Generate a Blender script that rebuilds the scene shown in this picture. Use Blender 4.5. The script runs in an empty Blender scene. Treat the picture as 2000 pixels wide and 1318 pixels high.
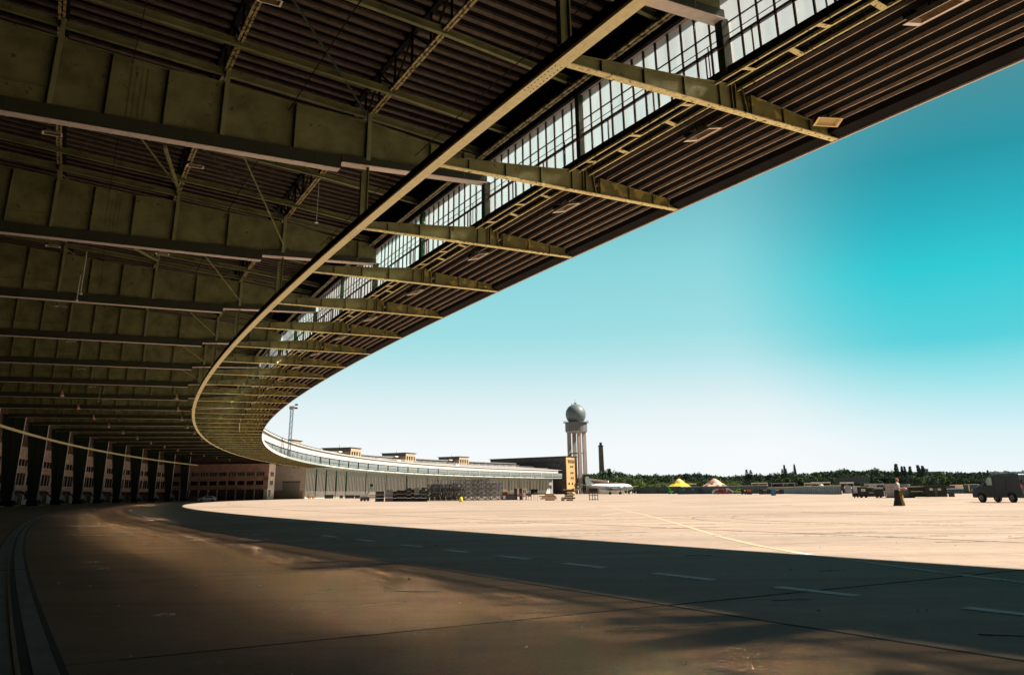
import bpy, math, random
from mathutils import Vector, Matrix
random.seed(7)
S = bpy.context.scene
COL = S.collection
# ---------------------------------------------------------------- camera calibration (metres, radians)
F, PITCH, ROLL, H = 1614.2574, 0.3234585, 0.012756, 1.0348
PCX, PCY = 1000.0, 422.1956            # principal point in the 2000 x 1318 frame
CX, CY = 560.2076, 342.8974            # centre of the big arc the building follows
DT, T0 = 0.01266931, -0.5368583        # angular module of the structure
RE, RB, RW, RC, RT = 634.67, 645.55, 639.2, 673.95, 656.48

cam_d = bpy.data.cameras.new("camera"); cam = bpy.data.objects.new("camera", cam_d); COL.objects.link(cam)
S.camera = cam
cam_d.sensor_width = 36; cam_d.lens = F / 2000 * 36
cam_d.shift_x = (1000 - PCX) / 2000; cam_d.shift_y = -(659 - PCY) / 2000
cam_d.clip_start = 0.1; cam_d.clip_end = 20000
_cp, _sp, _cr, _sr = math.cos(PITCH), math.sin(PITCH), math.cos(ROLL), math.sin(ROLL)
R0 = Vector((1, 0, 0)); U0 = Vector((0, -_sp, _cp)); F0 = Vector((0, _cp, _sp))
cx_ = R0 * _cr - U0 * _sr; cy_ = R0 * _sr + U0 * _cr
M = Matrix((cx_, cy_, -F0)).transposed().to_4x4(); M.translation = Vector((0, 0, H)); cam.matrix_world = M

# ---------------------------------------------------------------- light
SUN = Vector((11.0, 1.0, 11.55)).normalized()
SUN_EL = math.asin(SUN.z); SUN_AZ = math.atan2(SUN.x, SUN.y)
w = bpy.data.worlds.new("World"); S.world = w; w.use_nodes = True
nt = w.node_tree; nt.nodes.clear()
N = nt.nodes.new; L = nt.links.new
def wm(op, a, b=None, c=None, clamp=False):
    n = N('ShaderNodeMath'); n.operation = op; n.use_clamp = clamp
    for i, v in enumerate((a, b, c)):
        if v is None: continue
        if isinstance(v, (int, float)): n.inputs[i].default_value = v
        else: L(v, n.inputs[i])
    return n.outputs[0]
out = N('ShaderNodeOutputWorld'); bg = N('ShaderNodeBackground'); L(bg.outputs[0], out.inputs[0])
sky = N('ShaderNodeTexSky'); sky.sky_type = 'NISHITA'; sky.sun_disc = False
sky.sun_elevation = SUN_EL; sky.sun_rotation = SUN_AZ; sky.air_density = 1.0; sky.dust_density = 0.4
tc = N('ShaderNodeTexCoord')
sep = N('ShaderNodeSeparateXYZ'); L(tc.outputs['Generated'], sep.inputs[0])
ramp = N('ShaderNodeValToRGB'); L(sep.outputs[2], ramp.inputs[0])
SKYG = 4.5     # colours below are final radiance; the background runs at 0.1
cr = ramp.color_ramp
stops = [(0.0, (.92, .945, .975)), (.05, (.90, .94, .965)), (.09, (.78, .885, .91)), (.12, (.62, .83, .86)), (.15, (.46, .77, .80)), (.18, (.34, .73, .76)),
         (.265, (.24, .65, .69)), (.32, (.18, .53, .58)), (.42, (.12, .40, .46)), (.55, (.02, .07, .09)), (1.0, (.004, .010, .015))]
cr.elements[0].position = 0; cr.elements[0].color = stops[0][1] + (1,)
cr.elements[1].position = 1; cr.elements[1].color = stops[-1][1] + (1,)
for p_, c_ in stops[1:-1]:
    e = cr.elements.new(p_); e.color = c_ + (1,)
# deeper, more saturated blue-green to the right (about 90 degrees from the sun's glare in the photograph)
dt_ = N('ShaderNodeVectorMath'); dt_.operation = 'DOT_PRODUCT'; L(tc.outputs['Generated'], dt_.inputs[0])
dv = Vector((.563, .793, .233)).normalized(); dt_.inputs[1].default_value = dv
mr = N('ShaderNodeMapRange'); mr.interpolation_type = 'SMOOTHSTEP'
L(dt_.outputs['Value'], mr.inputs[0]); mr.inputs[1].default_value = .93; mr.inputs[2].default_value = .99
mix = N('ShaderNodeMixRGB'); mix.blend_type = 'MIX'; f2 = N('ShaderNodeMapRange'); f2.interpolation_type = 'SMOOTHSTEP'; L(sep.outputs[0], f2.inputs[0]); f2.inputs[1].default_value = .53; f2.inputs[2].default_value = .75
mxf = wm('MAXIMUM', mr.outputs[0], f2.outputs[0])
L(mxf, mix.inputs[0]); L(ramp.outputs[0], mix.inputs[1])
r2 = N('ShaderNodeValToRGB'); L(sep.outputs[2], r2.inputs[0])
q2 = r2.color_ramp; q2.elements[0].position = 0.0; q2.elements[0].color = (.88, .93, .97, 1)
q2.elements[1].position = 1; q2.elements[1].color = (.003, .01, .015, 1)
for p_, c_ in [(.05, (.70, .87, .92)), (.10, (.36, .77, .82)), (.15, (.08, .63, .69)), (.225, (.014, .58, .64)), (.28, (.009, .43, .51)), (.34, (.008, .30, .36)), (.42, (.06, .26, .30)), (.52, (.004, .08, .12))]:
    e = q2.elements.new(p_); e.color = c_ + (1,)
L(r2.outputs[0], mix.inputs[2])
f3 = N('ShaderNodeMapRange'); f3.interpolation_type = 'SMOOTHSTEP'; L(sep.outputs[0], f3.inputs[0]); f3.inputs[1].default_value = .55; f3.inputs[2].default_value = .88; f3.inputs[3].default_value = 1; f3.inputs[4].default_value = .2
f4 = N('ShaderNodeMapRange'); f4.interpolation_type = 'SMOOTHSTEP'; L(sep.outputs[1], f4.inputs[0]); f4.inputs[1].default_value = -.2; f4.inputs[2].default_value = .45; f4.inputs[3].default_value = .3; f4.inputs[4].default_value = 1
dim = wm('MULTIPLY', f3.outputs[0], f4.outputs[0])
sc0 = N('ShaderNodeVectorMath'); sc0.operation = 'SCALE'; L(mix.outputs[0], sc0.inputs[0]); L(dim, sc0.inputs['Scale'])
sc = N('ShaderNodeVectorMath'); sc.operation = 'SCALE'; L(sc0.outputs[0], sc.inputs[0]); sc.inputs['Scale'].default_value = SKYG
mx = N('ShaderNodeMixRGB'); mx.inputs[0].default_value = .03; L(sc.outputs[0], mx.inputs[1]); L(sky.outputs[0], mx.inputs[2])
L(mx.outputs[0], bg.inputs[0]); bg.inputs[1].default_value = 0.1
sd = bpy.data.lights.new("sun", 'SUN'); sun = bpy.data.objects.new("sun", sd); COL.objects.link(sun)
sd.energy = 5.0; sd.angle = math.radians(0.6); sd.color = (1.0, .88, .74)
sun.rotation_euler = SUN.to_track_quat('Z', 'Y').to_euler()
S.view_settings.view_transform = 'Standard'; S.view_settings.look = 'None'
S.view_settings.exposure = 1.15; S.view_settings.gamma = 1
S.cycles.max_bounces = 8; S.cycles.diffuse_bounces = 1; S.cycles.transparent_max_bounces = 12
S.cycles.sample_clamp_indirect = 0; S.cycles.caustics_refractive = True; S.cycles.blur_glossy = 0.3

# ---------------------------------------------------------------- helpers
def ray(x, y):
    X, Y = x - PCX, y - PCY
    px = X * _cr - Y * _sr; py = X * _sr + Y * _cr
    r, u = px / F, -py / F
    return Vector((r, _cp - u * _sp, _sp + u * _cp))
def gp(x, y, z=0.0):
    v = ray(x, y); t = (z - H) / v.z; return Vector((v.x * t, v.y * t, z))
def atd(x, y, D):
    v = ray(x, y); t = D / math.hypot(v.x, v.y); return Vector((v.x * t, v.y * t, H + v.z * t))
def zat(x, y, D): return atd(x, y, D).z
def th(k): return T0 + k * DT
def pol(R, k, z=0.0, off=0.0):
    a = th(k)
    return Vector((CX - R * math.cos(a) + off * math.sin(a), CY + R * math.sin(a) + off * math.cos(a), z))

class MB:
    def __init__(s): s.v = []; s.f = []
    def add(s, vs, fs):
        b = len(s.v); s.v += [tuple(p) for p in vs]; s.f += [tuple(i + b for i in f) for f in fs]; return s
    def prism(s, base, vec):
        n = len(base); vec = Vector(vec); b = [Vector(p) for p in base]
        s.add(b + [p + vec for p in b], [tuple(range(n))[::-1], tuple(range(n, 2 * n))] + [(i, (i + 1) % n, n + (i + 1) % n, n + i) for i in range(n)])
        return s
    def box(s, c, size, rz=0.0, ax=None):
        c = Vector(c)
        if ax is None: X = Vector((math.cos(rz), math.sin(rz), 0)); Y = Vector((-math.sin(rz), math.cos(rz), 0)); Z = Vector((0, 0, 1))
        else: X, Y, Z = ax
        a, b, d = X * size[0] / 2, Y * size[1] / 2, Z * size[2] / 2
        return s.prism([c - a - b - d, c + a - b - d, c + a + b - d, c - a + b - d], d * 2)
    def bar(s, p0, p1, w_, h_, up=(0, 0, 1)):
        p0, p1 = Vector(p0), Vector(p1); d = p1 - p0
        if d.length < 1e-6: return s
        u = Vector(up); x = d.cross(u)
        if x.length < 1e-6: x = d.cross(Vector((1, 0, 0)))
        x.normalize(); y = x.cross(d).normalized()
        return s.prism([p0 - x * w_ / 2 - y * h_ / 2, p0 + x * w_ / 2 - y * h_ / 2, p0 + x * w_ / 2 + y * h_ / 2, p0 - x * w_ / 2 + y * h_ / 2], d)
    def tube(s, p0, p1, r, n=8, r1=None):
        p0, p1 = Vector(p0), Vector(p1); d = (p1 - p0); r1 = r if r1 is None else r1
        x = d.orthogonal().normalized(); y = d.cross(x).normalized()
        vs = [p0 + (x * math.cos(2 * math.pi * i / n) + y * math.sin(2 * math.pi * i / n)) * r for i in range(n)]
        vs += [p1 + (x * math.cos(2 * math.pi * i / n) + y * math.sin(2 * math.pi * i / n)) * r1 for i in range(n)]
        return s.add(vs, [tuple(range(n))[::-1], tuple(range(n, 2 * n))] + [(i, (i + 1) % n, n + (i + 1) % n, n + i) for i in range(n)])
    def lathe(s, c, prof, n=24, ax=(0, 0, 1)):
        c = Vector(c); a = Vector(ax).normalized(); x = a.orthogonal().normalized(); y = a.cross(x)
        vs = []
        for r, z in prof:
            for i in range(n):
                t = 2 * math.pi * i / n; vs.append(c + (x * math.cos(t) + y * math.sin(t)) * r + a * z)
        fs = [tuple(range(n))[::-1], tuple(range((len(prof) - 1) * n, len(prof) * n))]
        for j in range(len(prof) - 1):
            for i in range(n): fs.append((j * n + i, j * n + (i + 1) % n, (j + 1) * n + (i + 1) % n, (j + 1) * n + i))
        return s.add(vs, fs)
    def loft(s, rings):
        n = len(rings[0]); vs = [p for r in rings for p in r]
        fs = [tuple(range(n))[::-1], tuple(range((len(rings) - 1) * n, len(rings) * n))]
        for j in range(len(rings) - 1):
            for i in range(n): fs.append((j * n + i, j * n + (i + 1) % n, (j + 1) * n + (i + 1) % n, (j + 1) * n + i))
        return s.add(vs, fs)
    def rad(s, poly, k, t, off=0.0):                    # polygon in (R, z), plate of thickness t standing in the radial plane k
        a = th(k); c = Vector((math.sin(a), math.cos(a), 0))
        return s.prism([pol(R, k, z, off - t / 2) for R, z in poly], c * t)
    def arc(s, poly, k0, k1, step=0.5):                 # polygon in (R, z) swept along the arc
        n = max(1, int(math.ceil(abs(k1 - k0) / step)))
        return s.loft([[pol(R, k0 + (k1 - k0) * i / n, z) for R, z in poly] for i in range(n + 1)])
    def arcbox(s, Ra, Rb_, za, zb, k0, k1, step=0.5): return s.arc([(Ra, za), (Rb_, za), (Rb_, zb), (Ra, zb)], k0, k1, step)
    def build(s, name, mat, parent=None, smooth=False, loc=None):
        me = bpy.data.meshes.new(name); o0 = Vector(loc) if loc is not None else None
        vs = s.v if o0 is None else [tuple(Vector(p) - o0) for p in s.v]
        me.from_pydata(vs, [], s.f); me.validate(); me.update()
        import bmesh
        bm = bmesh.new(); bm.from_mesh(me); bmesh.ops.recalc_face_normals(bm, faces=bm.faces); bm.to_mesh(me); bm.free()
        if smooth:
            for p in me.polygons: p.use_smooth = True
        me.materials.append(mat)
        o = bpy.data.objects.new(name, me); COL.objects.link(o)
        if o0 is not None: o.location = o0
        if parent is not None:
            o.parent = parent
            if o0 is None: o.matrix_parent_inverse = pinv(parent)
        return o
def pinv(p):
    m = Matrix.Identity(4); ch = []
    while p is not None: ch.append(p); p = p.parent
    for q in reversed(ch):
        m = m @ q.matrix_parent_inverse @ Matrix.Translation(q.location) @ q.rotation_euler.to_matrix().to_4x4()
    return m.inverted()
def tag(o, label=None, cat=None, group=None, kind=None):
    if label: o['label'] = label
    if cat: o['category'] = cat
    if group: o['group'] = group
    if kind: o['kind'] = kind
    return o
def empty(name, loc, label=None, cat=None, group=None, rz=0.0):
    o = bpy.data.objects.new(name, None); COL.objects.link(o); o.location = loc; o.rotation_euler = (0, 0, rz)
    o.empty_display_size = .3
    return tag(o, label, cat, group)
def copy_tree(o, parent=None):
    c = o.copy(); COL.objects.link(c)
    if parent is not None: c.parent = parent
    for ch in list(o.children): copy_tree(ch, c)
    return c
def place(o, loc, rz=0.0, sc_=1.0, label=None, group=None):
    o.location = loc; o.rotation_euler = (0, 0, rz)
    o.scale = (sc_, sc_, sc_) if isinstance(sc_, (int, float)) else sc_
    if label: o['label'] = label
    if group: o['group'] = group
    return o
ORD = ['', 'first', 'second', 'third', 'fourth', 'fifth', 'sixth', 'seventh', 'eighth', 'ninth', 'tenth', 'eleventh', 'twelfth',
       'thirteenth', 'fourteenth', 'fifteenth', 'sixteenth', 'seventeenth', 'eighteenth', 'nineteenth', 'twentieth']
def ordn(i):
    if i <= 20: return ORD[i]
    tens = {2: 'twenty', 3: 'thirty', 4: 'forty'}[i // 10]
    return {20: 'twentieth', 30: 'thirtieth', 40: 'fortieth'}[i] if i % 10 == 0 else tens + '-' + ORD[i % 10]

# ---------------------------------------------------------------- materials
def mat(name, col, rough=.7, metal=0.0, var=.25, scale=1.5, spot=None, spot_scale=2.5, spot_cut=.62, bump=0.0, bscale=20, stretch=None, spec=.4, sat=None):
    m = bpy.data.materials.new(name); m.use_nodes = True; t = m.node_tree; b = t.nodes['Principled BSDF']
    nw = t.nodes.new; lk = t.links.new
    co = nw('ShaderNodeTexCoord'); mp = nw('ShaderNodeMapping'); lk(co.outputs['Object'], mp.inputs[0])
    if stretch: mp.inputs['Scale'].default_value = stretch
    n = nw('ShaderNodeTexNoise'); lk(mp.outputs[0], n.inputs[0]); n.inputs['Scale'].default_value = scale; n.inputs['Detail'].default_value = 8
    n.inputs['Roughness'].default_value = .62
    r = nw('ShaderNodeMapRange'); lk(n.outputs[0], r.inputs[0]); r.inputs[1].default_value = .3; r.inputs[2].default_value = .7
    r.inputs[3].default_value = 1 - var; r.inputs[4].default_value = 1 + var
    mu = nw('ShaderNodeVectorMath'); mu.operation = 'SCALE'; mu.inputs[0].default_value = col[:3]; lk(r.outputs[0], mu.inputs['Scale'])
    o = mu.outputs[0]
    if spot:
        n2 = nw('ShaderNodeTexNoise'); lk(mp.outputs[0], n2.inputs[0]); n2.inputs['Scale'].default_value = spot_scale; n2.inputs['Detail'].default_value = 6
        r2_ = nw('ShaderNodeMapRange'); lk(n2.outputs[0], r2_.inputs[0]); r2_.inputs[1].default_value = spot_cut; r2_.inputs[2].default_value = spot_cut + .03
        mxx = nw('ShaderNodeMixRGB'); lk(r2_.outputs[0], mxx.inputs[0]); lk(o, mxx.inputs[1]); mxx.inputs[2].default_value = tuple(spot) + (1,)
        o = mxx.outputs[0]
    lk(o, b.inputs['Base Color']); b.inputs['Roughness'].default_value = rough; b.inputs['Metallic'].default_value = metal
    b.inputs['Specular IOR Level'].default_value = spec
    if bump:
        n3 = nw('ShaderNodeTexNoise'); lk(co.outputs['Object'], n3.inputs[0]); n3.inputs['Scale'].default_value = bscale; n3.inputs['Detail'].default_value = 5
        bp = nw('ShaderNodeBump'); bp.inputs['Strength'].default_value = bump; bp.inputs['Distance'].default_value = .02; lk(n3.outputs[0], bp.inputs['Height']); lk(bp.outputs[0], b.inputs['Normal'])
    return m
def brick_mat(name, c1, c2, mortar, sx=.25, sz=.08):
    m = bpy.data.materials.new(name); m.use_nodes = True; t = m.node_tree; b = t.nodes['Principled BSDF']; nw = t.nodes.new; lk = t.links.new
    g = nw('ShaderNodeNewGeometry'); s_ = nw('ShaderNodeSeparateXYZ'); lk(g.outputs['Position'], s_.inputs[0])
    ad = nw('ShaderNodeMath'); ad.operation = 'ADD'; lk(s_.outputs[0], ad.inputs[0]); lk(s_.outputs[1], ad.inputs[1])
    cb = nw('ShaderNodeCombineXYZ'); lk(ad.outputs[0], cb.inputs[0]); lk(s_.outputs[2], cb.inputs[1])
    br = nw('ShaderNodeTexBrick'); lk(cb.outputs[0], br.inputs[0]); br.inputs['Scale'].default_value = 1; br.inputs['Brick Width'].default_value = sx
    br.inputs['Row Height'].default_value = sz; br.inputs['Mortar Size'].default_value = .008
    br.inputs['Color1'].default_value = c1 + (1,); br.inputs['Color2'].default_value = c2 + (1,); br.inputs['Mortar'].default_value = mortar + (1,)
    n = nw('ShaderNodeTexNoise'); n.inputs['Scale'].default_value = .7; n.inputs['Detail'].default_value = 7; lk(g.outputs['Position'], n.inputs[0])
    r = nw('ShaderNodeMapRange'); lk(n.outputs[0], r.inputs[0]); r.inputs[1].default_value = .3; r.inputs[2].default_value = .7; r.inputs[3].default_value = .75; r.inputs[4].default_value = 1.2
    mu = nw('ShaderNodeVectorMath'); mu.operation = 'SCALE'; lk(br.outputs[0], mu.inputs[0]); lk(r.outputs[0], mu.inputs['Scale'])
    lk(mu.outputs[0], b.inputs['Base Color']); b.inputs['Roughness'].default_value = .9
    return m
def glass_mat(name, trans=.4, tint=(.82, .9, 1.0), diff=(.75, .83, .88), rough=0.0):
    m = bpy.data.materials.new(name); m.use_nodes = True; t = m.node_tree; nw = t.nodes.new; lk = t.links.new
    t.nodes.clear(); o = nw('ShaderNodeOutputMaterial')
    tr = nw('ShaderNodeBsdfTransparent'); tr.inputs[0].default_value = tint + (1,)
    tl = nw('ShaderNodeBsdfTranslucent'); gl = nw('ShaderNodeBsdfDiffuse')
    co = nw('ShaderNodeTexCoord'); mp = nw('ShaderNodeMapping'); mp.inputs['Scale'].default_value = (1.2, 1.2, .25); lk(co.outputs['Object'], mp.inputs[0])
    n = nw('ShaderNodeTexNoise'); n.inputs['Scale'].default_value = 1.6; n.inputs['Detail'].default_value = 6; lk(mp.outputs[0], n.inputs[0])
    r = nw('ShaderNodeMapRange'); lk(n.outputs[0], r.inputs[0]); r.inputs[1].default_value = .3; r.inputs[2].default_value = .7; r.inputs[3].default_value = .8; r.inputs[4].default_value = 1.05
    mu = nw('ShaderNodeVectorMath'); mu.operation = 'SCALE'; mu.inputs[0].default_value = diff; lk(r.outputs[0], mu.inputs['Scale'])
    lk(mu.outputs[0], tl.inputs[0]); lk(mu.outputs[0], gl.inputs[0])
    a = nw('ShaderNodeMixShader'); a.inputs[0].default_value = .12; lk(tl.outputs[0], a.inputs[1]); lk(gl.outputs[0], a.inputs[2])
    b = nw('ShaderNodeMixShader'); b.inputs[0].default_value = trans; lk(a.outputs[0], b.inputs[1]); lk(tr.outputs[0], b.inputs[2])
    if rough:      # wired cathedral glass: light goes through but is scattered by the rolled surface
        rf = nw('ShaderNodeBsdfRefraction'); rf.inputs['Color'].default_value = tint + (1,); rf.inputs['Roughness'].default_value = rough; rf.inputs['IOR'].default_value = 1.04
        b2 = nw('ShaderNodeMixShader'); b2.inputs[0].default_value = .56; lk(b.outputs[0], b2.inputs[1]); lk(rf.outputs[0], b2.inputs[2]); b = b2
    gs = nw('ShaderNodeBsdfGlossy'); gs.inputs['Roughness'].default_value = .12
    c = nw('ShaderNodeMixShader'); c.inputs[0].default_value = .05; lk(b.outputs[0], c.inputs[1]); lk(gs.outputs[0], c.inputs[2])
    lk(c.outputs[0], o.inputs[0]); return m

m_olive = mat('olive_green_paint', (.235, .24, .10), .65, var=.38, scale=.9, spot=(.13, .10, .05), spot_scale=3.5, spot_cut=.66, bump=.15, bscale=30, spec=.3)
m_post = mat('pale_olive_paint', (.30, .31, .15), .6, var=.15)
m_olive_rust = mat('peeling_olive_paint', (.21, .20, .07), .7, var=.35, scale=1.6, spot=(.45, .36, .10), spot_scale=2.0, spot_cut=.56, spec=.3)
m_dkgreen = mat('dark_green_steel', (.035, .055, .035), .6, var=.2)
m_flange_dk = mat('green_black_steel', (.045, .055, .03), .6, var=.2)
m_yellow = mat('cream_yellow_paint', (.95, .86, .46), .55, var=.12, scale=4, spot=(.35, .28, .12), spot_scale=9, spot_cut=.72)
m_yellow_rust = mat('flaking_yellow_paint', (.92, .82, .40), .65, var=.25, scale=6, spot=(.18, .13, .05), spot_scale=7, spot_cut=.6)
m_pale = mat('bounce_lit_pale_steel', (.86, .74, .64), .6, var=.12, scale=3, spot=(.2, .14, .09), spot_scale=5, spot_cut=.74)  # pinkish bounce from the apron put into the girder plate colour
m_lattice = mat('rusty_yellow_steel', (.45, .38, .16), .7, var=.35, scale=8, spot=(.10, .07, .035), spot_scale=6, spot_cut=.52)
m_black = mat('black_steel', (.018, .017, .014), .9, var=.3, spec=.06)
m_deck = mat('brown_roof_deck', (.13, .095, .07), .8, var=.25, scale=2)
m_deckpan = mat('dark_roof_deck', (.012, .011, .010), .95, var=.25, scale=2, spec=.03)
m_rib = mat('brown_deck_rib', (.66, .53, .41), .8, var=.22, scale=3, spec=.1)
m_rib_hi = mat('dark_brown_rib', (.16, .125, .10), .85, var=.3, scale=3, spec=.1)  # darker brown for the ribs of the high deck
m_fascia = mat('fascia_metal', (.70, .66, .60), .6, var=.12, scale=1.5)
m_soffit = mat('dark_soffit', (.022, .021, .021), .9, var=.2, spec=.08)
m_upfas = mat('upper_fascia_render', (.50, .49, .48), .8, var=.1, scale=.6)
m_roof = mat('grey_roof_felt', (.26, .27, .28), .85, var=.2, scale=.4)
m_mull = mat('window_bars', (.02, .017, .013), .7, var=.3, scale=10)
m_green_post = mat('green_window_post', (.03, .12, .05), .6, var=.25)
m_glass = glass_mat('wired_frosted_glass', diff=(.93, .97, 1.0), trans=.22, tint=(1.0, .93, .80), rough=.22)
m_glass_far = glass_mat('hangar_glass', trans=.06, diff=(.42, .50, .52))
m_glass_far.node_tree.nodes['Mix Shader'].inputs[0].default_value = .75
m_concrete = mat('pale_render', (.86, .77, .69), .85, var=.1, scale=.5, bump=.1)
m_white = mat('white_paint', (.78, .76, .70), .6, var=.1, scale=1)
m_hangar_white = mat('hangar_white_steel', (.66, .69, .64), .6, var=.12, scale=1)
m_hangar_teal = mat('hangar_green_steel', (.30, .38, .36), .6, var=.12, scale=.8)
m_slot = mat('dark_slot_glass', (.028, .045, .05), .25, var=.3, scale=1)
m_glass_dark = mat('dark_window_glass', (.012, .014, .016), .15, var=.4, scale=.6, spec=.6)
m_brick = brick_mat('red_brown_brick', (.62, .39, .30), (.54, .34, .26), (.44, .30, .24))
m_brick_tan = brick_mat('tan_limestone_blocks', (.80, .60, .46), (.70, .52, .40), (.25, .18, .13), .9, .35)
m_stone_or = brick_mat('sunlit_orange_blocks', (.58, .38, .17), (.50, .33, .14), (.30, .19, .10), 1.4, .5)  # warm sunlight put into the colour of the end block's sunward face
m_stone_tan = brick_mat('sunlit_tan_blocks', (.50, .37, .24), (.44, .32, .21), (.30, .22, .15), 1.4, .5)  # stair tower stone with the sunlight put into its colour
m_stone_dk = mat('dark_and_shaded_stone', (.10, .09, .09), .9, var=.25, scale=.3)  # dark stone; on tower and end block it carries their shade as colour
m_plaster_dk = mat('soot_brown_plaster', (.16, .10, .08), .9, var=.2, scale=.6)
m_lampbox = mat('lamp_housing_cream', (.92, .86, .74), .5, var=.08)
m_lampin = mat('lamp_reflector_brown', (.22, .13, .06), .4, var=.5, scale=6)
m_red = mat('red_plastic', (.6, .03, .02), .5, var=.1)
m_copper = mat('tarnished_bell_lamp', (.55, .36, .24), .5, var=.25, scale=6)
m_glassbulb = mat('milky_cover', (.6, .5, .35), .4, var=.2, scale=8)
m_tyre = mat('black_rubber', (.015, .015, .015), .8, var=.2)
m_rim = mat('alloy_rim', (.25, .25, .26), .35, metal=.7, var=.1)
m_carsilver = mat('grey_car_paint', (.048, .062, .085), .22, metal=.1, var=.05, spec=.6)
m_carwhite = mat('white_car_paint', (.62, .68, .70), .3, var=.04, spec=.6)
m_cardark = mat('dark_car_paint', (.012, .013, .016), .3, var=.1, spec=.6)
m_carglass = mat('car_glass', (.02, .03, .03), .08, var=.1, spec=.8)
m_lightglass = mat('pale_window_view', (.45, .60, .55), .1, var=.2, spec=.8)
m_rail_steel = mat('worn_rail_steel', (.22, .24, .25), .45, metal=.5, var=.2, scale=6)
m_strip = mat('rail_strip_concrete', (.20, .20, .19), .8, var=.25, scale=2, bump=.3)
m_groove = mat('dirt_filled_groove', (.012, .011, .010), .95, var=.3)
m_joint = mat('dark_slab_joint', (.035, .028, .022), .95, var=.4, scale=4)
m_paint = mat('worn_white_road_paint', (.92, .94, .92), .7, var=.06, scale=12, spot=(.45, .42, .38), spot_scale=9, spot_cut=.66)
m_paint_f = mat('faded_white_road_paint', (.72, .73, .69), .8, var=.15, scale=12, spot=(.36, .31, .26), spot_scale=5, spot_cut=.56)
m_paint_y = mat('faded_yellow_road_paint', (.50, .42, .27), .8, var=.15, scale=8, spot=(.42, .34, .26), spot_scale=4, spot_cut=.56)
m_kerb_y = mat('yellow_kerb_paint', (.55, .50, .08), .7, var=.25, scale=2)
m_palegreen = mat('pale_green_steel', (.85, .90, .84), .6, var=.15)
m_rustband = mat('rust_red_band', (.35, .13, .07), .7, var=.3, scale=6, spot=(.6, .62, .56), spot_scale=5, spot_cut=.52, stretch=(.3, .3, 1))
m_grass = mat('weedy_grass', (.05, .08, .015), .9, var=.5, scale=8)

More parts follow.
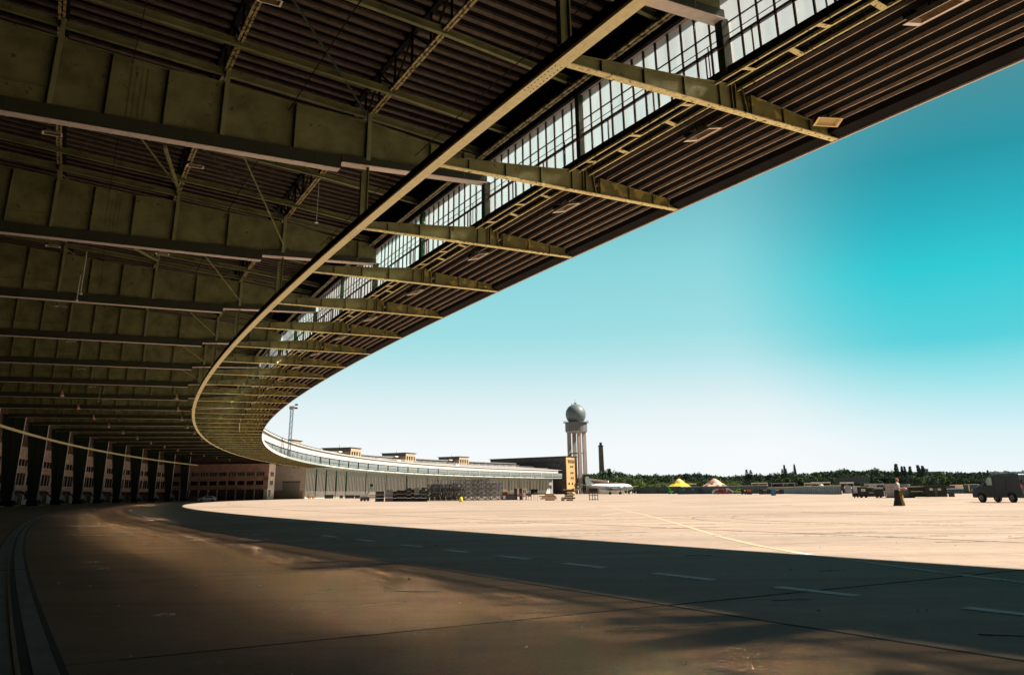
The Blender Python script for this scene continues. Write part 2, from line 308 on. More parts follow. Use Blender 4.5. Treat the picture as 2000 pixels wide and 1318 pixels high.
# ground: a slab apron with streaky dirt, oil and pale scuffs
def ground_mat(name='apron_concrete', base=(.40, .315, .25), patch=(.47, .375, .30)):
    m = bpy.data.materials.new(name); m.use_nodes = True; t = m.node_tree; b = t.nodes['Principled BSDF']; nw = t.nodes.new; lk = t.links.new
    g = nw('ShaderNodeNewGeometry')
    def noise(scale, stretch=(1, 1, 1), rot=0.0, det=8, rg=.6):
        mp = nw('ShaderNodeMapping'); mp.inputs['Scale'].default_value = stretch; mp.inputs['Rotation'].default_value = (0, 0, rot); lk(g.outputs['Position'], mp.inputs[0])
        n = nw('ShaderNodeTexNoise'); n.inputs['Scale'].default_value = scale; n.inputs['Detail'].default_value = det; n.inputs['Roughness'].default_value = rg; lk(mp.outputs[0], n.inputs[0]); return n.outputs[0]
    def rng(v, a, b_, c, d):
        r = nw('ShaderNodeMapRange'); lk(v, r.inputs[0]); r.inputs[1].default_value = a; r.inputs[2].default_value = b_; r.inputs[3].default_value = c; r.inputs[4].default_value = d; return r.outputs[0]
    def mul(a, b_):
        n = nw('ShaderNodeMath'); n.operation = 'MULTIPLY'; lk(a, n.inputs[0]); lk(b_, n.inputs[1]); return n.outputs[0]
    v = mul(rng(noise(.05), .35, .65, .90, 1.08), rng(noise(.5, (.25, 1.6, 1), .1), .3, .7, .84, 1.12))
    v = mul(v, rng(noise(3.0, (1, 1, 1)), .3, .7, .90, 1.10)); v = mul(v, rng(noise(25.0, det=4), .3, .7, .86, 1.14))
    v = mul(v, rng(noise(90.0, det=2), .3, .7, .82, 1.16))
    v = mul(v, rng(noise(.35, (1, .4, 1), .7), .60, .72, 1.0, .72)); v = mul(v, rng(noise(.09, (.12, 1.6, 1), -.06, 9, .7), .42, .66, 1.04, .80)); v = mul(v, rng(noise(1.1, (.10, 1.3, 1), .05, 6, .6), .52, .70, 1.0, .84))
    def mt(op, a, b_=None):
        n = nw('ShaderNodeMath'); n.operation = op
        for i, q in enumerate((a, b_)):
            if q is None: continue
            if isinstance(q, (int, float)): n.inputs[i].default_value = q
            else: lk(q, n.inputs[i])
        return n.outputs[0]
    sp = nw('ShaderNodeSeparateXYZ'); lk(g.outputs['Position'], sp.inputs[0])
    dx = mt('SUBTRACT', CX, sp.outputs[0]); dy = mt('SUBTRACT', sp.outputs[1], CY)
    rr = mt('DIVIDE', mt('SUBTRACT', mt('SQRT', mt('ADD', mt('MULTIPLY', dx, dx), mt('MULTIPLY', dy, dy))), 651.09), 5.885)
    kk = mt('DIVIDE', mt('ADD', mt('DIVIDE', mt('SUBTRACT', mt('ARCTAN2', dy, dx), T0), DT), .17), .72)
    cb = nw('ShaderNodeCombineXYZ'); lk(mt('FLOOR', rr), cb.inputs[0]); lk(mt('FLOOR', kk), cb.inputs[1])
    wn = nw('ShaderNodeTexWhiteNoise'); wn.noise_dimensions = '2D'; lk(cb.outputs[0], wn.inputs['Vector'])
    v = mul(v, rng(wn.outputs['Value'], 0, 1, .91, 1.06))
    for q in (rr, kk):
        fr = mt('FRACT', q); ed = mt('MINIMUM', fr, mt('SUBTRACT', 1.0, fr)); v = mul(v, rng(ed, .002, .0045, .55, 1.0)); v = mul(v, rng(ed, .0, .05, .93, 1.0))
    sc2 = nw('ShaderNodeVectorMath'); sc2.operation = 'SCALE'; sc2.inputs[0].default_value = base; lk(v, sc2.inputs['Scale'])
    mxx = nw('ShaderNodeMixRGB'); lk(rng(noise(.9, (1, .3, 1), .3, 10, .7), .60, .70, 0, .5), mxx.inputs[0]); lk(sc2.outputs[0], mxx.inputs[1]); mxx.inputs[2].default_value = patch + (1,)
    lk(mxx.outputs[0], b.inputs['Base Color']); b.inputs['Roughness'].default_value = .8; b.inputs['Specular IOR Level'].default_value = .3
    bp = nw('ShaderNodeBump'); bp.inputs['Strength'].default_value = .5; bp.inputs['Distance'].default_value = .012; lk(noise(55, det=6), bp.inputs['Height']); lk(bp.outputs[0], b.inputs['Normal'])
    return m
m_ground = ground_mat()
m_ground2 = ground_mat('shade_toned_canopy_paving', (.29, .185, .11), (.35, .23, .145))  # brown paving; canopy shade and window glow partly put into its colour

# ================================================================ GROUND
g = MB(); g.add([(-5000, -5000, 0), (5000, -5000, 0), (5000, 9000, 0), (-5000, 9000, 0)], [(0, 1, 2, 3)])
tag(g.build('apron_ground', m_ground), kind='structure')
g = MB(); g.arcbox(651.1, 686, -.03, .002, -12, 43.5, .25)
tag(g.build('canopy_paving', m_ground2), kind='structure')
j = MB()
for R in [651.07, 639.3]:
    wj = .045 if R > 630 else .04
    j.arcbox(R, R + wj, -.02, .004, -1.5, 60, .5)
for k in [-.17]:
    j.rad([(610, -.02), (655.9, -.02), (655.9, .004), (610, .004)], k, .03)
tag(j.build('slab_joint_lines', m_joint), kind='structure')
r = MB(); r.arcbox(RT + .035, RT + .22, -.02, .006, -1.6, 44, .2); r.arcbox(RT - .21, RT - .07, -.02, .006, -1.6, 44, .2)
tag(r.build('rail_strip_paving', m_strip), kind='structure')
r = MB(); r.arcbox(RT - .07, RT + .0, -.02, .004, -1.6, 44, .2); r.arcbox(RT - .26, RT - .21, -.02, .004, -1.6, 44, .2); r.arcbox(RT + .22, RT + .26, -.02, .004, -1.6, 44, .2)
r.rad([(RT - .21, 0), (RT + .22, 0), (RT + .22, .009), (RT - .21, .009)], .94, .06)
tag(r.build('rail_groove', m_groove), kind='structure')
r = MB(); r.arcbox(RT + .0, RT + .03, -.02, .012, -1.6, 44, .2)
tag(r.build('door_rail', m_rail_steel), 'worn steel door guide rail curving through the ground at the left', 'rail')
# lane dashes
root = None
dl = [(-.51, -.38), (-.24, -.11), (.01, .15), (.28, .41), (.54, .67), (.81, .92), (1.06, 1.20), (1.40, 1.55), (1.75, 1.90)]
p = MB()
for a, b in dl: p.arcbox(648.97, 649.14, -.01, .005, a, b, .05)
tag(p.build('dashed_lane_marking', m_paint), kind='structure')
def line_strip(mb, pts, wd, z=.005):
    P = [Vector((a, b, 0)) for a, b in pts]
    for a, b in zip(P[:-1], P[1:]):
        d = (b - a).normalized(); n = Vector((-d.y, d.x, 0)) * wd / 2
        mb.prism([a - n, a + n, b + n, b - n], (0, 0, z))
p = MB(); line_strip(p, [(-17, 26.9), (-11.52, 26.44), (-8.87, 26.04), (-5.97, 25.25), (-2.2, 24.0), (-1.2, 23.55), (3.5, 22.2), (12, 19.3)], .10)
line_strip(p, [(-6.3, 20.95), (-5.18, 21.95), (-3.47, 23.2), (-2.3, 23.9)], .10, .006)
tag(p.build('thin_lane_marking', m_paint_f), kind='structure')
p = MB(); line_strip(p, [(6.6, 60), (6.2, 44), (5.8, 36), (5.3, 27.3), (4.85, 21.2), (4.78, 17.8), (4.86, 15.6)], .16)
line_strip(p, [(-40, 33), (-10, 36), (4, 42), (6.2, 48)], .12); line_strip(p, [(7, 22.5), (13, 20.6), (40, 12)], .09)
tag(p.build('yellow_taxi_line', m_paint_y), kind='structure')
p = MB(); line_strip(p, [(4.86, 15.6), (4.95, 14.92), (5.24, 13.25), (5.5, 11.5), (5.79, 10.3), (6.3, 7.6)], .13)
tag(p.build('worn_curved_marking', m_paint_f), kind='structure')
# ground number paint remains and small litter
p = MB()
for (x, y, l) in [(-8.9, 23.9, .9), (-7.2, 23.1, .8), (-6.6, 22.2, .7), (-5.6, 23.4, .9), (-3.9, 23.9, .8)]:
    line_strip(p, [(x, y), (x + l, y - .25)], .16)
tag(p.build('worn_stand_number_marking', m_paint_f), kind='structure')
m_cover = mat('pale_iron_cover', (.55, .53, .50), .6, metal=.2, var=.3, scale=20, spot=(.12, .11, .10), spot_scale=25, spot_cut=.5)
for i, (x, y, rr, lab) in enumerate([(-3.3, 8.49, .10, 'pale round access cover nearest the camera, left of the brown glow'), (-7.29, 15.35, .12, 'small pale round cover, farther of the pair right of the rail'), (-6.42, 13.86, .09, 'small pale round cover, nearer of the pair right of the rail')]):
    c = MB().lathe((x, y, 0), [(rr, 0), (rr, .006), (rr * .8, .009), (rr * .8, .007)], 18).build('access_cover', m_cover, loc=(x, y, 0))
    tag(c, lab, 'cover', 'round access covers in the apron')
mb = MB(); rr_ = random.Random(3)
for _ in range(170):
    D = 5 * math.exp(rr_.random() * 3.2); xx = rr_.uniform(60, 1990); v = ray(xx, 1100); v.z = 0; v.normalize(); c = v * D; s_ = rr_.uniform(.004, .012) * (1 + D / 30)
    mb.box((c.x, c.y, s_ * .3), (s_ * 1.6, s_, s_ * .6), rr_.random() * 3)
tag(mb.build('scattered_grit', m_paint_f), kind='stuff')
# fine cracks and pale scuffs in the shaded paving
rr_ = random.Random(31)
def wander(mb, x, y, a, n, st, wd):
    pts = [(x, y)]
    for _ in range(n): a += rr_.gauss(0, .28); x += math.cos(a) * st; y += math.sin(a) * st; pts.append((x, y))
    line_strip(mb, pts, wd, .006)
mb = MB()
mb = MB()
for _ in range(16):
    c = gp(rr_.uniform(250, 1950), rr_.uniform(1040, 1240)); n = rr_.randrange(3, 6); a = rr_.gauss(.1, .3)
    pts = [(c.x + math.cos(a + i * .04) * i * .22, c.y + math.sin(a + i * .04) * i * .22) for i in range(n)]; line_strip(mb, pts, rr_.uniform(.004, .012), .006)
tag(mb.build('pale_scuff_marks', m_paint_f), kind='structure')
# oil and tyre marks on the sunlit apron
m_mark = mat('dark_tyre_mark', (.15, .115, .085), .85, var=.3, scale=3, spot=(.42, .33, .25), spot_scale=6, spot_cut=.52)
mb = MB(); rr_ = random.Random(5)
def tyre_arc(x, y, rad, a0, a1, wd):
    n = 14; pts = [(x + rad * math.cos(a0 + (a1 - a0) * i / n), y + rad * math.sin(a0 + (a1 - a0) * i / n)) for i in range(n + 1)]
    line_strip(mb, pts, wd, .004)
tyre_arc(16, 34, 9, 2.6, 4.4, .10); tyre_arc(17.6, 34, 9, 2.6, 4.4, .10); tyre_arc(30, 44, 16, 3.2, 4.9, .14); tyre_arc(-2, 52, 18, 4.3, 5.6, .12)
for _ in range(26):
    c = gp(rr_.uniform(900, 1990), rr_.uniform(985, 1060)); line_strip(mb, [(c.x, c.y), (c.x + rr_.uniform(.4, 2.2), c.y + rr_.uniform(-.3, .3))], rr_.uniform(.05, .2), .004)
tag(mb.build('tyre_and_oil_marks', m_mark), kind='structure')

# ================================================================ CANOPY
KB, KE = -9, 43.5          # gate canopy runs from behind the camera to the hangar end wall
canopy = empty('airport_canopy', pol(RW, 17, 0), 'huge curved steel canopy roof on green girders sweeping overhead', 'canopy')
def zdeck(R): return 19.15 + (R - 645.2) * .105
# high roof deck
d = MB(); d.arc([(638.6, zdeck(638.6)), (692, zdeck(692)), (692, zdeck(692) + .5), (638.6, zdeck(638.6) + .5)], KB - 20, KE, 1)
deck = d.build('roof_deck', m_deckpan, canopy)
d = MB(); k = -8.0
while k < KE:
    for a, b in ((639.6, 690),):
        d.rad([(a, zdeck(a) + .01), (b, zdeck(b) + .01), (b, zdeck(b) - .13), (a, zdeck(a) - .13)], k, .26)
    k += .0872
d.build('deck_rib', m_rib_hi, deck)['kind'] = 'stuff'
# eave / clerestory head fascia
d = MB(); d.arcbox(639.05, 639.35, 16.12, 18.6, KB - 20, 90.2, 1); d.arcbox(638.55, 639.05, 18.25, 18.7, KB - 20, 90.2, 1); d.arcbox(638.93, 639.05, 16.12, 16.24, KB - 20, 90.2, 1)
d.build('upper_fascia', m_upfas, canopy)
d = MB(); d.arcbox(639.35, 639.5, 16.10, 16.25, KB, 44, 1); d.arcbox(639.36, 639.42, 16.35, 18.3, KB, 44, 1)
d.build('window_head_beam', m_black, canopy)
d = MB(); d.arcbox(639.08, 639.45, 12.92, 13.42, KB - 20, 90.2, 1)
d.build('window_sill_beam', m_black, canopy)
# lattice purlins
def lattice(R, zb, depth, k0, k1, pitch=.235):
    hgt = zb + depth
    lo = MB(); lo.arcbox(R - .13, R - .03, zb, zb + .10, k0, k1, .5); lo.arcbox(R + .03, R + .13, zb, zb + .10, k0, k1, .5)
    kk = k0
    while kk < min(k1, 16): lo.rad([(R - .03, zb + .02), (R + .03, zb + .02), (R + .03, zb + .08), (R - .03, zb + .08)], kk, .14); kk += .059
    o = lo.build('lattice_purlin', m_lattice, canopy)
    up = MB(); up.arcbox(R - .12, R + .12, hgt - .14, hgt, k0, k1, .5)
    kk = k0; i = 0
    while kk + pitch <= k1 + .001:
        up.bar(pol(R, kk, zb + .08), pol(R, kk, hgt - .1), .09, .09)
        a, b = (zb + .08, hgt - .1) if i % 2 else (hgt - .1, zb + .08)
        up.bar(pol(R, kk, a), pol(R, kk + pitch, b), .07, .07); kk += pitch; i += 1
    up.build('lattice_web', m_black, o); return o
lattice(645.2, 17.40, 1.7, -7, 43); lattice(651.6, 18.05, 1.7, -7, 43); lattice(657.9, 18.70, 1.7, -7, 43); lattice(639.78, 16.22, 2.2, -7, 43, .3)
lattice(666.5, 19.5, 1.7, -7, 40, .47)
# rafters
for kk in range(-7, 43):
    for dk in ((0.0, .33) if kk % 2 else (0.0, .67)):
        k = kk + dk
        if k > 42.9: continue
        r = MB(); A = (639.7, 16.55); B = (645.2, 17.25); C = (690, 17.25 + .098 * 44.8)
        for q in ((A, B), (B, C)):
            (a, za), (b, zb) = q
            r.rad([(a, za), (b, zb), (b, zb + .03), (a, za + .03)], k, .18); r.rad([(a, za + .03), (b, zb + .03), (b, zb + .27), (a, za + .27)], k, .03)
            r.rad([(a, za + .27), (b, zb + .27), (b, zb + .30), (a, za + .30)], k, .18)
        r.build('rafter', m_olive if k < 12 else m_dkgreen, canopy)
# main girders on odd modules
TOP = [(639.35, 16.35), (642.3, 16.55), (645.3, 17.02), (648.6, 17.22), (651.5, 17.5), (653.8, 17.55), (657.8, 17.95), (662, 18.35), (674, 19.2), (676.8, 19.4)]
def ztop(R):
    for (a, za), (b, zb) in zip(TOP[:-1], TOP[1:]):
        if a <= R <= b: return za + (zb - za) * (R - a) / (b - a)
    return TOP[-1][1]
def zbot(R):
    if R >= 646.5: return 14.5
    return 15.08 - (R - 639.3) * .035
for k in range(-7, 44, 2):
    near = k < 20
    gm = MB(); poly = [(639.35, 15.1), (646.5, 15.1), (676.8, 15.1)] + TOP[::-1]
    gm.rad(poly, k, .03)
    for (a, za), (b, zb) in zip(TOP[:-1], TOP[1:]):
        gm.rad([(a, za - .04), (b, zb - .04), (b, zb + .02), (a, za + .02)], k, .34)
        if near: gm.rad([(a, za - .16), (b, zb - .16), (b, zb - .04), (a, za - .04)], k, .07)
    st = [640.6, 642.3, 648.6, 653.8, 655.9, 660.0, 662.1, 664.2, 666.3, 668.4, 670.5, 672.6]
    for R in st: gm.rad([(R - .02, 15.15), (R + .02, 15.15), (R + .02, ztop(R) - .03), (R - .02, ztop(R) - .03)], k, .46)
    gm.rad([(658.0, 15.84), (676.5, 15.84), (676.5, 15.88), (658.0, 15.88)], k, .2)
    go = gm.build('main_girder', m_olive, canopy)
    # boxy bottom chord
    fb = MB()
    fb.rad([(646.5, 14.53), (676.8, 14.53), (676.8, 15.12), (646.5, 15.12)], k, .36)
    fb.rad([(639.4, 15.09), (646.5, 14.84), (646.5, 15.18), (639.4, 15.40)], k, .44)
    if near:
        R = 647.6
        while R < 676: fb.rad([(R, 14.52), (R + .06, 14.52), (R + .06, 15.125), (R, 15.125)], k, .385); R += 1.05
    fb.build('bottom_chord', m_flange_dk, go)
    fp = MB(); fp.rad([(646.55, 14.50), (676.8, 14.50), (676.8, 14.525), (646.55, 14.525)], k, .44)
    fp.rad([(639.4, 15.055), (646.5, 14.80), (646.5, 14.835), (639.4, 15.085)], k, .50)
    if near:
        R = 647.2
        while R < 674: fp.box(pol(R, k, 14.49, -.2), (.07, .04, .02), -th(k)); fp.box(pol(R, k, 14.49, .2), (.07, .04, .02), -th(k)); R += .7
    fp.build('bottom_plate', m_pale, go)
    if k < 10 and k > -3:                                  # riveted splice
        rv = MB()
        for cR in (654.55, 654.75, 654.95, 655.15):
            z = 15.2
            while z < ztop(cR) - .2: rv.box(pol(cR, k, z, -.03), (.05, .035, .05), -th(k)); z += .11
        tag(rv.build('rivet_row', m_olive, go), kind='stuff')
    for R, zt in ((645.3, 17.42), (651.55, 18.1), (657.8, 18.75), (666.5, 19.5)):
        ps = MB(); ps.rad([(R - .09, 15.12), (R + .09, 15.12), (R + .09, zt), (R - .09, zt)], k, .05, -.20)
        ps.rad([(R - .02, 15.12), (R + .02, 15.12), (R + .02, zt), (R - .02, zt)], k, .36); ps.build('girder_post', m_post, go)
    hg = MB(); hg.rad([(645.24, 12.42), (645.5, 12.42), (645.5, 14.55), (645.24, 14.85)], k, .03); hg.rad([(645.2, 12.55), (645.24, 12.55), (645.24, 14.85), (645.2, 14.85)], k, .22); hg.rad([(645.5, 12.55), (645.54, 12.55), (645.54, 14.55), (645.5, 14.55)], k, .22)
    hg.build('hanger', m_olive, go)
# diagonal wind braces
for k in (3, 5, 7, 9, 11):
    b = MB(); b.bar(pol(653.5, k + .2, 14.9), pol(651.6, k + 1.9, 17.9), .12, .12); b.bar(pol(651.6, k + .1, 16.9), pol(645.4, k + 1.9, 15.4), .05, .05)
    b.bar(pol(657.7, k + .1, 18.5), pol(651.6, k + 1.9, 18.0), .06, .06); b.build('wind_brace', m_olive, canopy)
for k in (-1, 1, 3, 5):
    b = MB(); b.bar(pol(645.3, k, 17.3), pol(651.6, k + 1, 18.0), .07, .07); b.bar(pol(651.6, k + 1, 18.0), pol(645.3, k + 2, 17.3), .07, .07); b.build('wind_brace', m_dkgreen, canopy)

for R, z, r_ in ((648.9, 16.9, .035), (655.2, 17.6, .03), (643.0, 15.9, .03)):
    c = MB()
    for i in range(60):
        k = -6 + i * .8; c.bar(pol(R, k, z - .05 * (i % 2)), pol(R, k + .8, z - .05 * ((i + 1) % 2)), r_, r_)
    c.build('conduit', m_black, canopy)
for R, k, z0, z1 in ((655.9, 5.2, 14.4, 11.9), (656.2, 5.9, 14.4, 12.7), (656.8, 13.2, 14.4, 12.6), (645.1, 4.1, 17.2, 14.9)):
    c = MB(); c.bar(pol(R, k, z0), pol(R, k, z1), .03, .03); c.lathe(pol(R, k, z1), [(.03, 0), (.12, .04), (.10, .08), (.02, .1)], 8); c.build('hanging_rod', m_white, canopy)
# edge guide beam (yellow underside)
b = MB(); b.arcbox(645.30, 645.68, 11.98, 12.03, -7.5, KE, .25)
eb = b.build('guide_beam', m_yellow, canopy)
b = MB(); b.arcbox(645.60, 645.64, 12.03, 12.42, -7.5, KE, .25); b.arcbox(645.42, 645.46, 12.03, 12.38, -7.5, KE, .25); b.arcbox(645.36, 645.60, 12.38, 12.42, -7.5, KE, .25)
b.build('beam_web', m_black, eb)  # web turned from the light; its shade is put into the black
b = MB(); b.arcbox(645.68, 645.71, 12.03, 12.06, -7.5, KE, .25); b.build('beam_cable', mat('rust_red_cable', (.25, .07, .03), .7), eb)
b = MB()
for k in range(-7, 44):
    for s_ in (-1, 1):
        for i in range(10):
            if k % 2: b.box(pol(645.40 + (.18 if s_ > 0 else 0), k + .02 + i * .022, 11.975), (.028, .028, .014), -th(k))
tag(b.build('rivet', m_black, eb), kind='stuff')
# cantilever beams on every module
def zc(R):
    P = [(634.75, 12.28), (635.07, 12.36), (638.6, 12.68), (638.7, 12.86), (639.2, 12.88), (640.9, 12.68), (642.5, 12.54), (645.3, 12.30)]
    for (a, za), (b, zb) in zip(P[:-1], P[1:]):
        if a <= R <= b: return za + (zb - za) * (R - a) / (b - a)
    return P[0][1]
for k in range(-7, 44):
    c = MB(); Rs = [634.75, 635.07, 638.6]
    c.rad([(634.75, 12.03), (638.55, 12.03), (638.55, zc(638.55)), (635.07, zc(635.07)), (634.75, zc(634.75))], k, .025)
    for a, b_ in ((634.78, 635.07), (635.07, 638.5)): c.rad([(a, zc(a) - .0), (b_, zc(b_) - .0), (b_, zc(b_) + .03), (a, zc(a) + .03)], k, .2)
    for R in (637.1, 635.9, 638.5): c.rad([(R - .015, 12.03), (R + .015, 12.03), (R + .015, zc(R) - .01), (R - .015, zc(R) - .01)], k, .2)
    co = c.build('cantilever_beam', m_olive_rust, canopy)
    c = MB(); c.rad([(638.7, 12.03), (645.32, 12.03), (645.32, 12.30), (642.5, 12.54), (640.9, 12.68), (639.2, 12.88), (638.7, 12.86)], k, .025)
    for a, b_ in ((639.2, 640.9), (640.9, 642.5), (642.5, 645.25)): c.rad([(a, zc(a)), (b_, zc(b_)), (b_, zc(b_) + .03), (a, zc(a) + .03)], k, .2)
    for R in (639.3, 639.8, 641.2, 642.7, 644.2): c.rad([(R - .015, 12.03), (R + .015, 12.03), (R + .015, zc(R) - .01), (R - .015, zc(R) - .01)], k, .2)
    c.build('inner_arm', m_olive, co)
    c = MB(); c.rad([(634.68, 11.99), (645.34, 11.99), (645.34, 12.025), (634.68, 12.025)], k, .24); c.build('bottom_flange', m_yellow_rust, co)
    c = MB(); c.rad([(638.72, 12.05), (638.76, 12.05), (638.98, 13.3), (638.94, 13.3)], k, .26); c.rad([(639.18, 12.05), (639.22, 12.05), (639.18, 13.3), (639.14, 13.3)], k, .26); c.rad([(638.78, 12.4), (639.14, 12.4), (639.14, 13.3), (638.9, 13.3)], k, .03)
    c.build('bracket', m_olive_rust, co)
# lower outer deck
d = MB(); d.arc([(634.72, 12.44), (639.06, 12.88), (639.06, 13.02), (634.72, 12.60)], KB - 20, 90, .5)
ld = d.build('lower_deck', m_deckpan, canopy)
d = MB()
for R in (638.64, 638.12, 637.6, 637.08, 636.56, 636.04, 635.52, 635.07):
    z = 12.37 + (R - 635.07) * .095
    d.arc([(R + .04, z), (R + .075, z), (R + .075, z + .17), (R - .09, z + .17), (R - .09, z + .12)], -8, KE, .25)
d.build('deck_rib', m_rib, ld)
d = MB(); d.arcbox(634.55, 634.62, 12.0, 12.62, KB - 20, 90, .5); d.build('edge_fascia', m_fascia, canopy)
d = MB(); d.arc([(634.62, 12.05), (635.0, 12.18), (635.0, 12.45), (634.62, 12.45)], KB - 20, 90, .5); d.build('edge_soffit', m_soffit, canopy)
# gutter frame under the windows
d = MB()
for R, zr in ((639.92, 12.72), (639.44, 12.80), (638.98, 12.74)): d.arcbox(R - .03, R + .03, zr, zr + .08, -8, KE, .25)
k = -8.0; i = 0
while k < KE:
    if i % 2: d.rad([(639.44, 12.80), (639.92, 12.72), (639.92, 12.74), (639.44, 12.82)], k, .16)
    else: d.rad([(638.98, 12.74), (639.44, 12.80), (639.44, 12.82), (638.98, 12.76)], k, .2)
    k += .167; i += 1
d.build('gutter_frame', m_yellow_rust, canopy)
d = MB(); rr_ = random.Random(9)
for _ in range(1500):
    k = -3 + 16 * rr_.random() ** 1.5; R = rr_.uniform(638.99, 639.2); p0 = pol(R, k, 12.99); d.bar(p0 - Vector((0, 0, .05)), p0 + Vector((rr_.uniform(-.1, .1), rr_.uniform(-.1, .1), -rr_.uniform(.06, .17))), .012, .012)
d.build('gutter_weeds', m_grass, canopy)['kind'] = 'stuff'
# clerestory windows, one bay per module
for k in range(-8, 44):
    fr = MB(); n = 12; k1 = min(k + 1, KE)
    for i in range(1, n):
        kk = k + i / n
        if kk > KE: break
        fr.rad([(639.16, 13.40), (639.24, 13.40), (639.24, 16.13), (639.16, 16.13)], kk, .065)
        if (i + k * 5) % 4 == 2: fr.rad([(639.16, 13.40), (639.24, 13.40), (639.24, 14.42), (639.16, 14.42)], kk + .035, .03)
    fr.arcbox(639.15, 639.25, 14.40, 14.455, k + .02, k1, .5); fr.arcbox(639.17, 639.23, 15.05, 15.065, k + .02, k1, .5); fr.arcbox(639.15, 639.25, 13.40, 13.46, k + .02, k1, .5)
    fo = fr.build('clerestory_window', m_mull, canopy)
    gl = MB(); a, b_ = pol(639.2, k), pol(639.2, k1)
    gl.add([pol(639.2, k, 13.42), pol(639.2, k1, 13.42), pol(639.2, k1, 16.13), pol(639.2, k, 16.13)], [(0, 1, 2, 3)])
    gl.build('pane', m_glass if k < 29 else m_glass_far, fo)
    ps = MB()
    if k % 2: ps.rad([(639.1, 12.95), (639.5, 12.95), (639.5, 15.15), (639.1, 15.15)], k, .30)
    else: ps.rad([(639.12, 12.95), (639.42, 12.95), (639.42, 16.4), (639.12, 16.4)], k, .26)
    ps.build('window_post', m_green_post if (k % 4 == 0 and k > 3) or k == 6 else m_dkgreen, canopy)
# catwalk rail in front of the glass
d = MB(); d.arcbox(640.03, 640.05, 13.99, 14.01, -8, KE, .25)
k = -8.0
while k < KE: d.bar(pol(640.04, k, 13.0), pol(640.04, k, 14.0), .03, .03); k += 1
d.build('catwalk_rail', m_black, canopy)
d = MB(); d.arcbox(639.95, 639.965, 13.75, 13.762, -1, 4, .25); d.build('red_cable', m_red, canopy)
# columns with slender front flange and tapering web
for i, k in enumerate(range(-5, 38, 2)):
    c = MB(); c.rad([(RC + .06, .1), (675.5, .1), (677.6, 15.1), (RC + .06, 14.6)], k, .06)
    c.rad([(675.48, .1), (675.54, .1), (677.66, 15.2), (677.6, 15.2)], k, .5)
    for z in (2.4, 5, 7.6, 10.2, 12.8): c.rad([(RC + .08, z), (675.45 + z * .14, z), (675.45 + z * .14, z + .04), (RC + .08, z + .04)], k, .4)
    c.rad([(674.7, .2), (674.76, .2), (675.9, 15), (675.84, 15)], k, .44)
    o = c.build('column', m_dkgreen, canopy)
    f = MB(); f.rad([(RC, 2.2), (RC + .06, 2.2), (RC + .06, 14.5), (RC, 14.5)], k, .34); f.build('front_flange', m_palegreen, o)
    f = MB(); f.rad([(RC - .05, 0), (RC + .25, 0), (RC + .2, 2.3), (RC - .03, 2.3)], k, .40); f.build('column_foot', m_hangar_teal, o)
    f = MB()
    f.rad([(RC - .03, 2.35), (RC - .002, 2.35), (RC - .002, 4.3), (RC - .03, 4.3)], k, .35)
    f.build('warning_band', m_rustband, o)
    f = MB(); f.box(pol(RC + .8, k, .45), (1.9, 1.0, .9), -th(k)); f.build('plinth', m_soffit, o)
# guide rail hung in front of the columns
d = MB(); d.arcbox(RC - .45, RC - .15, 11.72, 12.02, -6, 37.9, .25)
for R in (-.44, -.35, -.26, -.17): d.arcbox(RC + R, RC + R + .03, 11.68, 11.72, -6, 37.9, .5)
d.build('column_guide_rail', m_yellow, canopy)

# ================================================================ FLOODLIGHTS
def flood(size=1.0):
    o = empty('floodlight', (0, 0, 0), 'x', 'floodlight')
    h = MB(); w_, l_, d_ = .42 * size, .85 * size, .20 * size
    a = [Vector((-w_, -l_ / 1, 0)), Vector((w_, -l_, 0)), Vector((w_, l_, 0)), Vector((-w_, l_, 0))]
    t_ = [v * .72 + Vector((0, 0, d_)) for v in a]; t2 = [v * .66 + Vector((0, 0, d_ - .03)) for v in a]; ai = [v * .82 + Vector((0, 0, .012)) for v in a]
    h.add(a + t_ + ai + t2, [(4, 5, 6, 7)] + [(i, (i + 1) % 4, 4 + (i + 1) % 4, 4 + i) for i in range(4)] + [(i, 8 + i, 8 + (i + 1) % 4, (i + 1) % 4) for i in range(4)])
    h.build('housing', m_lampbox, o)
    r_ = MB(); r_.add(ai + t2, [(4, 5, 6, 7)] + [(i, 4 + i, 4 + (i + 1) % 4, (i + 1) % 4) for i in range(4)])
    for s_ in (-.3, -.1, .1, .3): r_.bar(Vector((s_ * w_ * 1.6, -l_ * .7, d_ - .07)), Vector((s_ * w_ * 1.6, l_ * .7, d_ - .07)), .02, .02)
    r_.build('reflector', m_lampin, o)
    b_ = MB(); b_.box((0, l_ * .8, d_ + .07), (w_ * 1.5, .28, .16)); b_.bar((-w_ * .6, 0, d_), (-w_ * .6, 0, d_ + .35), .04, .04); b_.bar((w_ * .6, 0, d_), (w_ * .6, 0, d_ + .35), .04, .04)
    b_.build('bracket', m_black, o)
    rd = MB(); rd.box((w_ * .3, l_ * 1.0, d_ + .12), (.1, .08, .14)); rd.build('red_marker', m_red, o)
    return o
fproto = flood(); first = True
m_amber = mat('amber_cover', (.92, .68, .30), .5, var=.2, scale=6)
def put_flood(R, k, z, label, tilt=0.0, rot=0.0, sc_=1.0, amber=False):
    global first
    o = fproto if first else copy_tree(fproto); first = False
    o.location = pol(R, k, z); o.rotation_euler = (0, tilt, -th(k) + rot); o.scale = (sc_,) * 3
    if amber:
        for ch_ in o.children:
            if ch_.name.startswith(('reflector', 'housing')): ch_.material_slots[0].link = 'OBJECT'; ch_.material_slots[0].material = m_amber
    tag(o, label, 'floodlight', 'rectangular floodlights under the canopy'); return o
